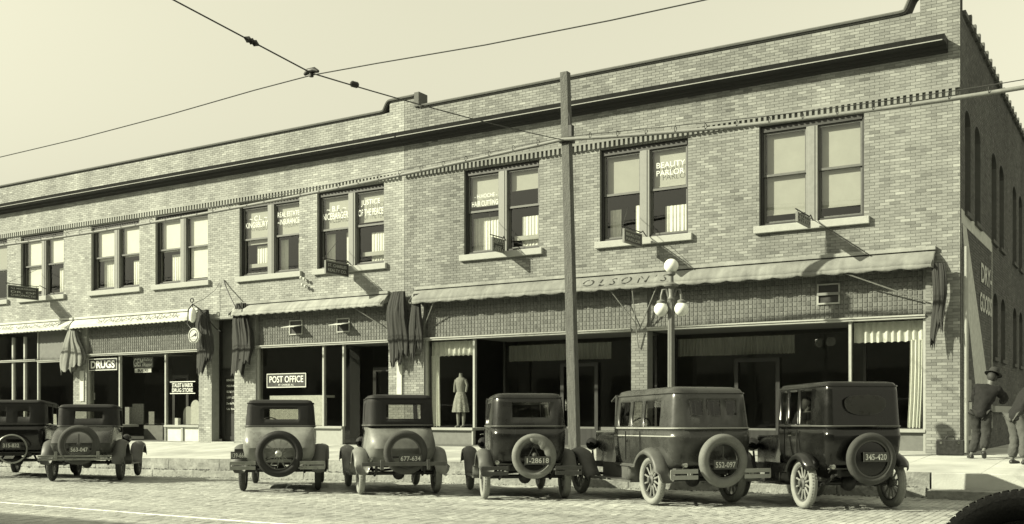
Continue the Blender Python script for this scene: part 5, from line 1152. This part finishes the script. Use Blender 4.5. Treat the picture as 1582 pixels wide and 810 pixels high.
CARS = [
 dict(px=1310, Z=15.75, h=41, label='tall black box sedan with oval rear window and a driver inside, nearest the corner', R=.385, wb=2.54, hw=.60, hwf=.54, xr=-.54, xf=1.30, zb=.60, belt=1.22, roof=1.875, rc=.13, paint='car_black', fm='fender_black', side=[(.0, .44, 1.28, 1.79), (.53, .92, 1.28, 1.79), (.99, 1.26, 1.28, 1.79)], seams=[.48, .94], handles=[.56], tyre='tyre_light', spm='spoke_wood', spare=dict(R=.385, y=-.02, z=.77, tyre='tyre_grey', disc=1, dx=-.13), plate=('345-420', -.06, .80, .38), farc=(5, 150), fgap=.07, fw=.24, extra=[oval_window], crown=.05, tumble=.03, seat=.55, hood=1.05),
 dict(px=1070, Z=16.7, h=50, label='large grey-green sedan with three small rear windows and a big pale spare tyre', R=.40, wb=3.05, hw=.70, hwf=.60, xr=-.72, xf=1.72, zb=.57, belt=1.19, roof=1.80, rc=.22, paint='car_green', cabm='car_green', fm='fender_dusty', side=[(-.22, .42, 1.25, 1.66), (.54, .98, 1.25, 1.66), (1.10, 1.58, 1.25, 1.66)], rear=[(.17, .40, 1.42, 1.66), (-.14, .09, 1.42, 1.66), (-.42, -.24, 1.42, 1.66)], seams=[.48, 1.04], handles=[1.12], tyre='tyre_light', spare=dict(R=.415, y=-.06, z=.72, tyre='tyre_mid', t=.075, hub=1, dx=-.16), plate=('552-097', -.06, .66, .40), bumper='halves', bm='panel_paint', belt2=.10, mould='trim_light', crown=.09, tumble=.07, visor=1, farc=(5, 172), ftail=1, fgap=.10, fw=.28, seat=.0, nick=1, hood=1.14),
 dict(px=811, Z=18.2, h=40, label='dark tall sedan with a torn pale spare tyre in front of the dress shop', R=.385, wb=2.54, hw=.64, hwf=.55, xr=-.56, xf=1.32, zb=.60, belt=1.24, roof=1.79, rc=.20, paint='car_dark', fm='fender_dusty', side=[(.0, .55, 1.32, 1.68), (.66, 1.20, 1.32, 1.68)], rear=[(-.36, .30, 1.42, 1.68)], seams=[.6], handles=[.7], tyre='tyre_light', spare=dict(R=.385, y=-.05, z=.76, tyre='tyre_mid', t=.065, frame=1, torn=1, dx=-.14), plate=('1-28618', -.10, .69, .44), bumper='halves', bm='tyre_grey', mould='moulding', crown=.06, tumble=.05, farc=(5, 165), ftail=1, fgap=.09, fw=.25, seat=.2, visor=1),
 dict(px=616, Z=19.4, h=46, label='dusty pale coupe with dark fabric roof and open-centred spare ring', R=.385, wb=2.54, hw=.62, hwf=.54, xr=-.38, xf=1.30, zb=.60, belt=1.25, roof=1.81, rc=.17, paint='car_dusty', cabm='top_fabric', fm='car_dusty', side=[(.30, 1.1, 1.33, 1.70)], rear=[(-.36, .28, 1.40, 1.66)], low=[(.60, .07, .16), (.72, .02, .04), (.86, -.02, 0), (1.0, .0, .03), (1.12, .02, .10), (1.22, .03, .24), (1.25, .02, .32)], xdeck=-.66, rdeck=.30, xdmid=.6, tyre='tyre_light', spare=dict(R=.40, y=-.02, z=.79, tyre='tyre_grey', t=.068, dx=-.10), plate=('677-634', -.10, .68, .42), bumper='plank', bm='fender_dusty', mould='moulding', crown=.05, tumble=.03, farc=(5, 168), ftail=1, fgap=.09, fw=.26, seat=.1),
 dict(px=434, Z=20.1, h=41, label='light bodied coupe with black top and dark wire spare wheel before the post office', R=.395, wb=2.75, hw=.66, hwf=.56, xr=-.30, xf=1.36, zb=.56, belt=1.22, roof=1.72, rc=.14, paint='car_light', cabm='top_fabric', fm='fender_dusty', side=[(.25, 1.15, 1.30, 1.62)], rear=[(-.34, .30, 1.38, 1.58)], low=[(.56, .08, .18), (.68, .02, .05), (.84, -.01, 0), (1.0, .0, .04), (1.12, .02, .12), (1.20, .03, .24), (1.22, .02, .34)], xdeck=-.74, rdeck=.20, xdmid=.6, tyre='tyre_grey', wire=True, spare=dict(R=.435, y=-.02, z=.73, tyre='tyre_black', t=.075, wire=1, dx=-.14), plate=('139-666', .74, .70, .30), platex=-.56, bumper='halves', bm='steel', mould='moulding', crown=.05, tumble=.04, farc=(5, 172), ftail=1, fgap=.10, fw=.27, seat=.1, extra=[fender_plate]),
 dict(px=134, Z=23.0, h=44, label='open two-seat roadster with raised soft top, second car from the left', R=.40, wb=2.7, hw=.64, hwf=.56, xr=.02, xf=1.30, zb=.58, belt=1.18, roof=1.66, rc=.14, paint='car_mid', cabm='top_fabric', fm='fender_dusty', side=[(.42, 1.24, 1.22, 1.58)], rear=[(-.32, .28, 1.38, 1.54)], low=[(.58, .08, .25), (.70, .03, .08), (.84, .0, .0), (.98, .02, .10), (1.08, .04, .26), (1.15, .06, .50), (1.18, .06, .75)], xdeck=-.88, rdeck=.30, xdmid=.5, tyre='tyre_grey', open=1, bow=.38, spare=dict(R=.425, y=-.02, z=.80, tyre='tyre_grey', t=.07, hub=1, dx=-.12), plate=('563-047', -.04, .70, .40), bumper='bar', bm='steel', mould='moulding', crown=.05, tumble=.02, farc=(5, 172), ftail=1, fgap=.10, fw=.27, seat=.45),
 dict(px=28, Z=24.3, h=44, label='black touring car with soft top and bare spare rim at the left edge', R=.39, wb=2.75, hw=.68, hwf=.58, xr=-.55, xf=1.55, zb=.56, belt=1.20, roof=1.76, rc=.16, paint='car_black', cabm='top_fabric', fm='fender_black', side=[(-.1, .45, 1.24, 1.66), (.55, 1.48, 1.24, 1.66)], rear=[(-.36, -.10, 1.40, 1.53), (.14, .40, 1.40, 1.53)], tyre='tyre_black', open=1, bow=.5, spare=dict(R=.34, y=-.02, z=.66, tyre='steel', ring=1, dx=-.11), plate=('315-832', -.02, .74, .40), mould='car_dark', crown=.05, tumble=.02, farc=(5, 165), fgap=.09, fw=.25, seat=.0),
]
cars = [build_car(c) for c in CARS]
# driver at the wheel of the box sedan (its own thing, sitting inside the car)
c0 = cars[0]; M = Matrix.Translation(c0.location) @ c0.rotation_euler.to_matrix().to_4x4(); seat = M @ Vector((.74, .27, .0))
JP = dict(pel=(0, 0, 1.02), chest=(0, .02, 1.32), neck=(0, .05, 1.50), head=(.02, .08, 1.62), face=(.9, -.3, 0), shL=(-.17, .02, 1.42), shR=(.17, .02, 1.42), elL=(-.22, .12, 1.18), elR=(.22, .12, 1.18), wrL=(-.10, .33, 1.12), wrR=(.10, .33, 1.12), hipL=(-.10, .03, .99), hipR=(.10, .03, .99), knL=(-.11, .42, 1.02), knR=(.11, .42, 1.02), anL=(-.11, .46, .74), anR=(.11, .46, .74), toeL=(0, 1, 0), toeR=(0, 1, 0))
person('driver in dark coat seen through the side window of the black box sedan', (seat.x, seat.y, c0.location.z - .03), R(41), JP, 'suit_a', 'suit_a', hat=False)
# near car at the lower right corner: low roadster tail with a black spare wheel, the rest runs out of the picture
nx, ny = depth(1592, 4.1); t = thing('parked_car', 'near roadster whose black ribbed spare tyre fills the lower right corner', 'car', (nx, ny, z_road(nx, ny)), (0, 0, R(90 + 31.85 - 62)))
zc = zat(908, nx, ny) - z_road(nx, ny); Rs = .385
mb = MB(); mb.torus(Rs - .065, .065, (0, 0, 0), 'x', 60, 12)
for i in range(72):
    a = 2 * math.pi * i / 72; a2 = a + .055
    for s_ in (-1, 1):
        b0, b1 = s_ * .015, s_ * .055; rr0, rr1 = Rs + .006, Rs - .028
        mb.add([(b0, rr0 * math.cos(a), rr0 * math.sin(a)), (b0, rr0 * math.cos(a2), rr0 * math.sin(a2)), (b1, rr1 * math.cos(a2), rr1 * math.sin(a2)), (b1, rr1 * math.cos(a), rr1 * math.sin(a))], [(0, 1, 2, 3)])
sp_ = mb.build('spare_tyre', 'tyre_black', t, 50); sp_.location = (0, 0, zc); sp_.rotation_euler = (0, 0, R(28))
mb = MB(); mb.lathe([(.27, -.045), (.20, -.05), (.19, -.03), (.05, -.035), (.001, -.05)], (0, 0, 0), 'x', 40); mb.build('cover_disc', 'car_black', sp_, 50)
rs = []
for (x, hw, z0, z1) in ((.10, .12, .60, .70), (.22, .38, .45, .74), (.5, .58, .42, .80), (.9, .64, .42, .84), (1.5, .64, .42, .86), (2.0, .60, .42, .9), (2.9, .34, .45, .92)):
    rs.append([(x, -hw, z0), (x, -hw, z1 - .1), (x, -hw * .8, z1 - .02), (x, 0, z1), (x, hw * .8, z1 - .02), (x, hw, z1 - .1), (x, hw, z0)])
mb = MB(); mb.rings(rs, True, True, True); mb.build('body', 'car_black', t, smooth=50)
mb = MB(); mb.tube([(.02, 0, zc - .05), (.25, 0, zc - .05)], .04, 8); mb.build('spare_bracket', 'iron', t)
for xw in (.55, 3.0):
    for s_ in (1, -1): wheel(t, 'wheel', (xw, s_ * .70, .38), .38, .06, 'tyre_black', face=s_)
print('TRIS', sum(len(o.data.polygons) for o in scene.objects if o.type == 'MESH'), len(scene.objects))
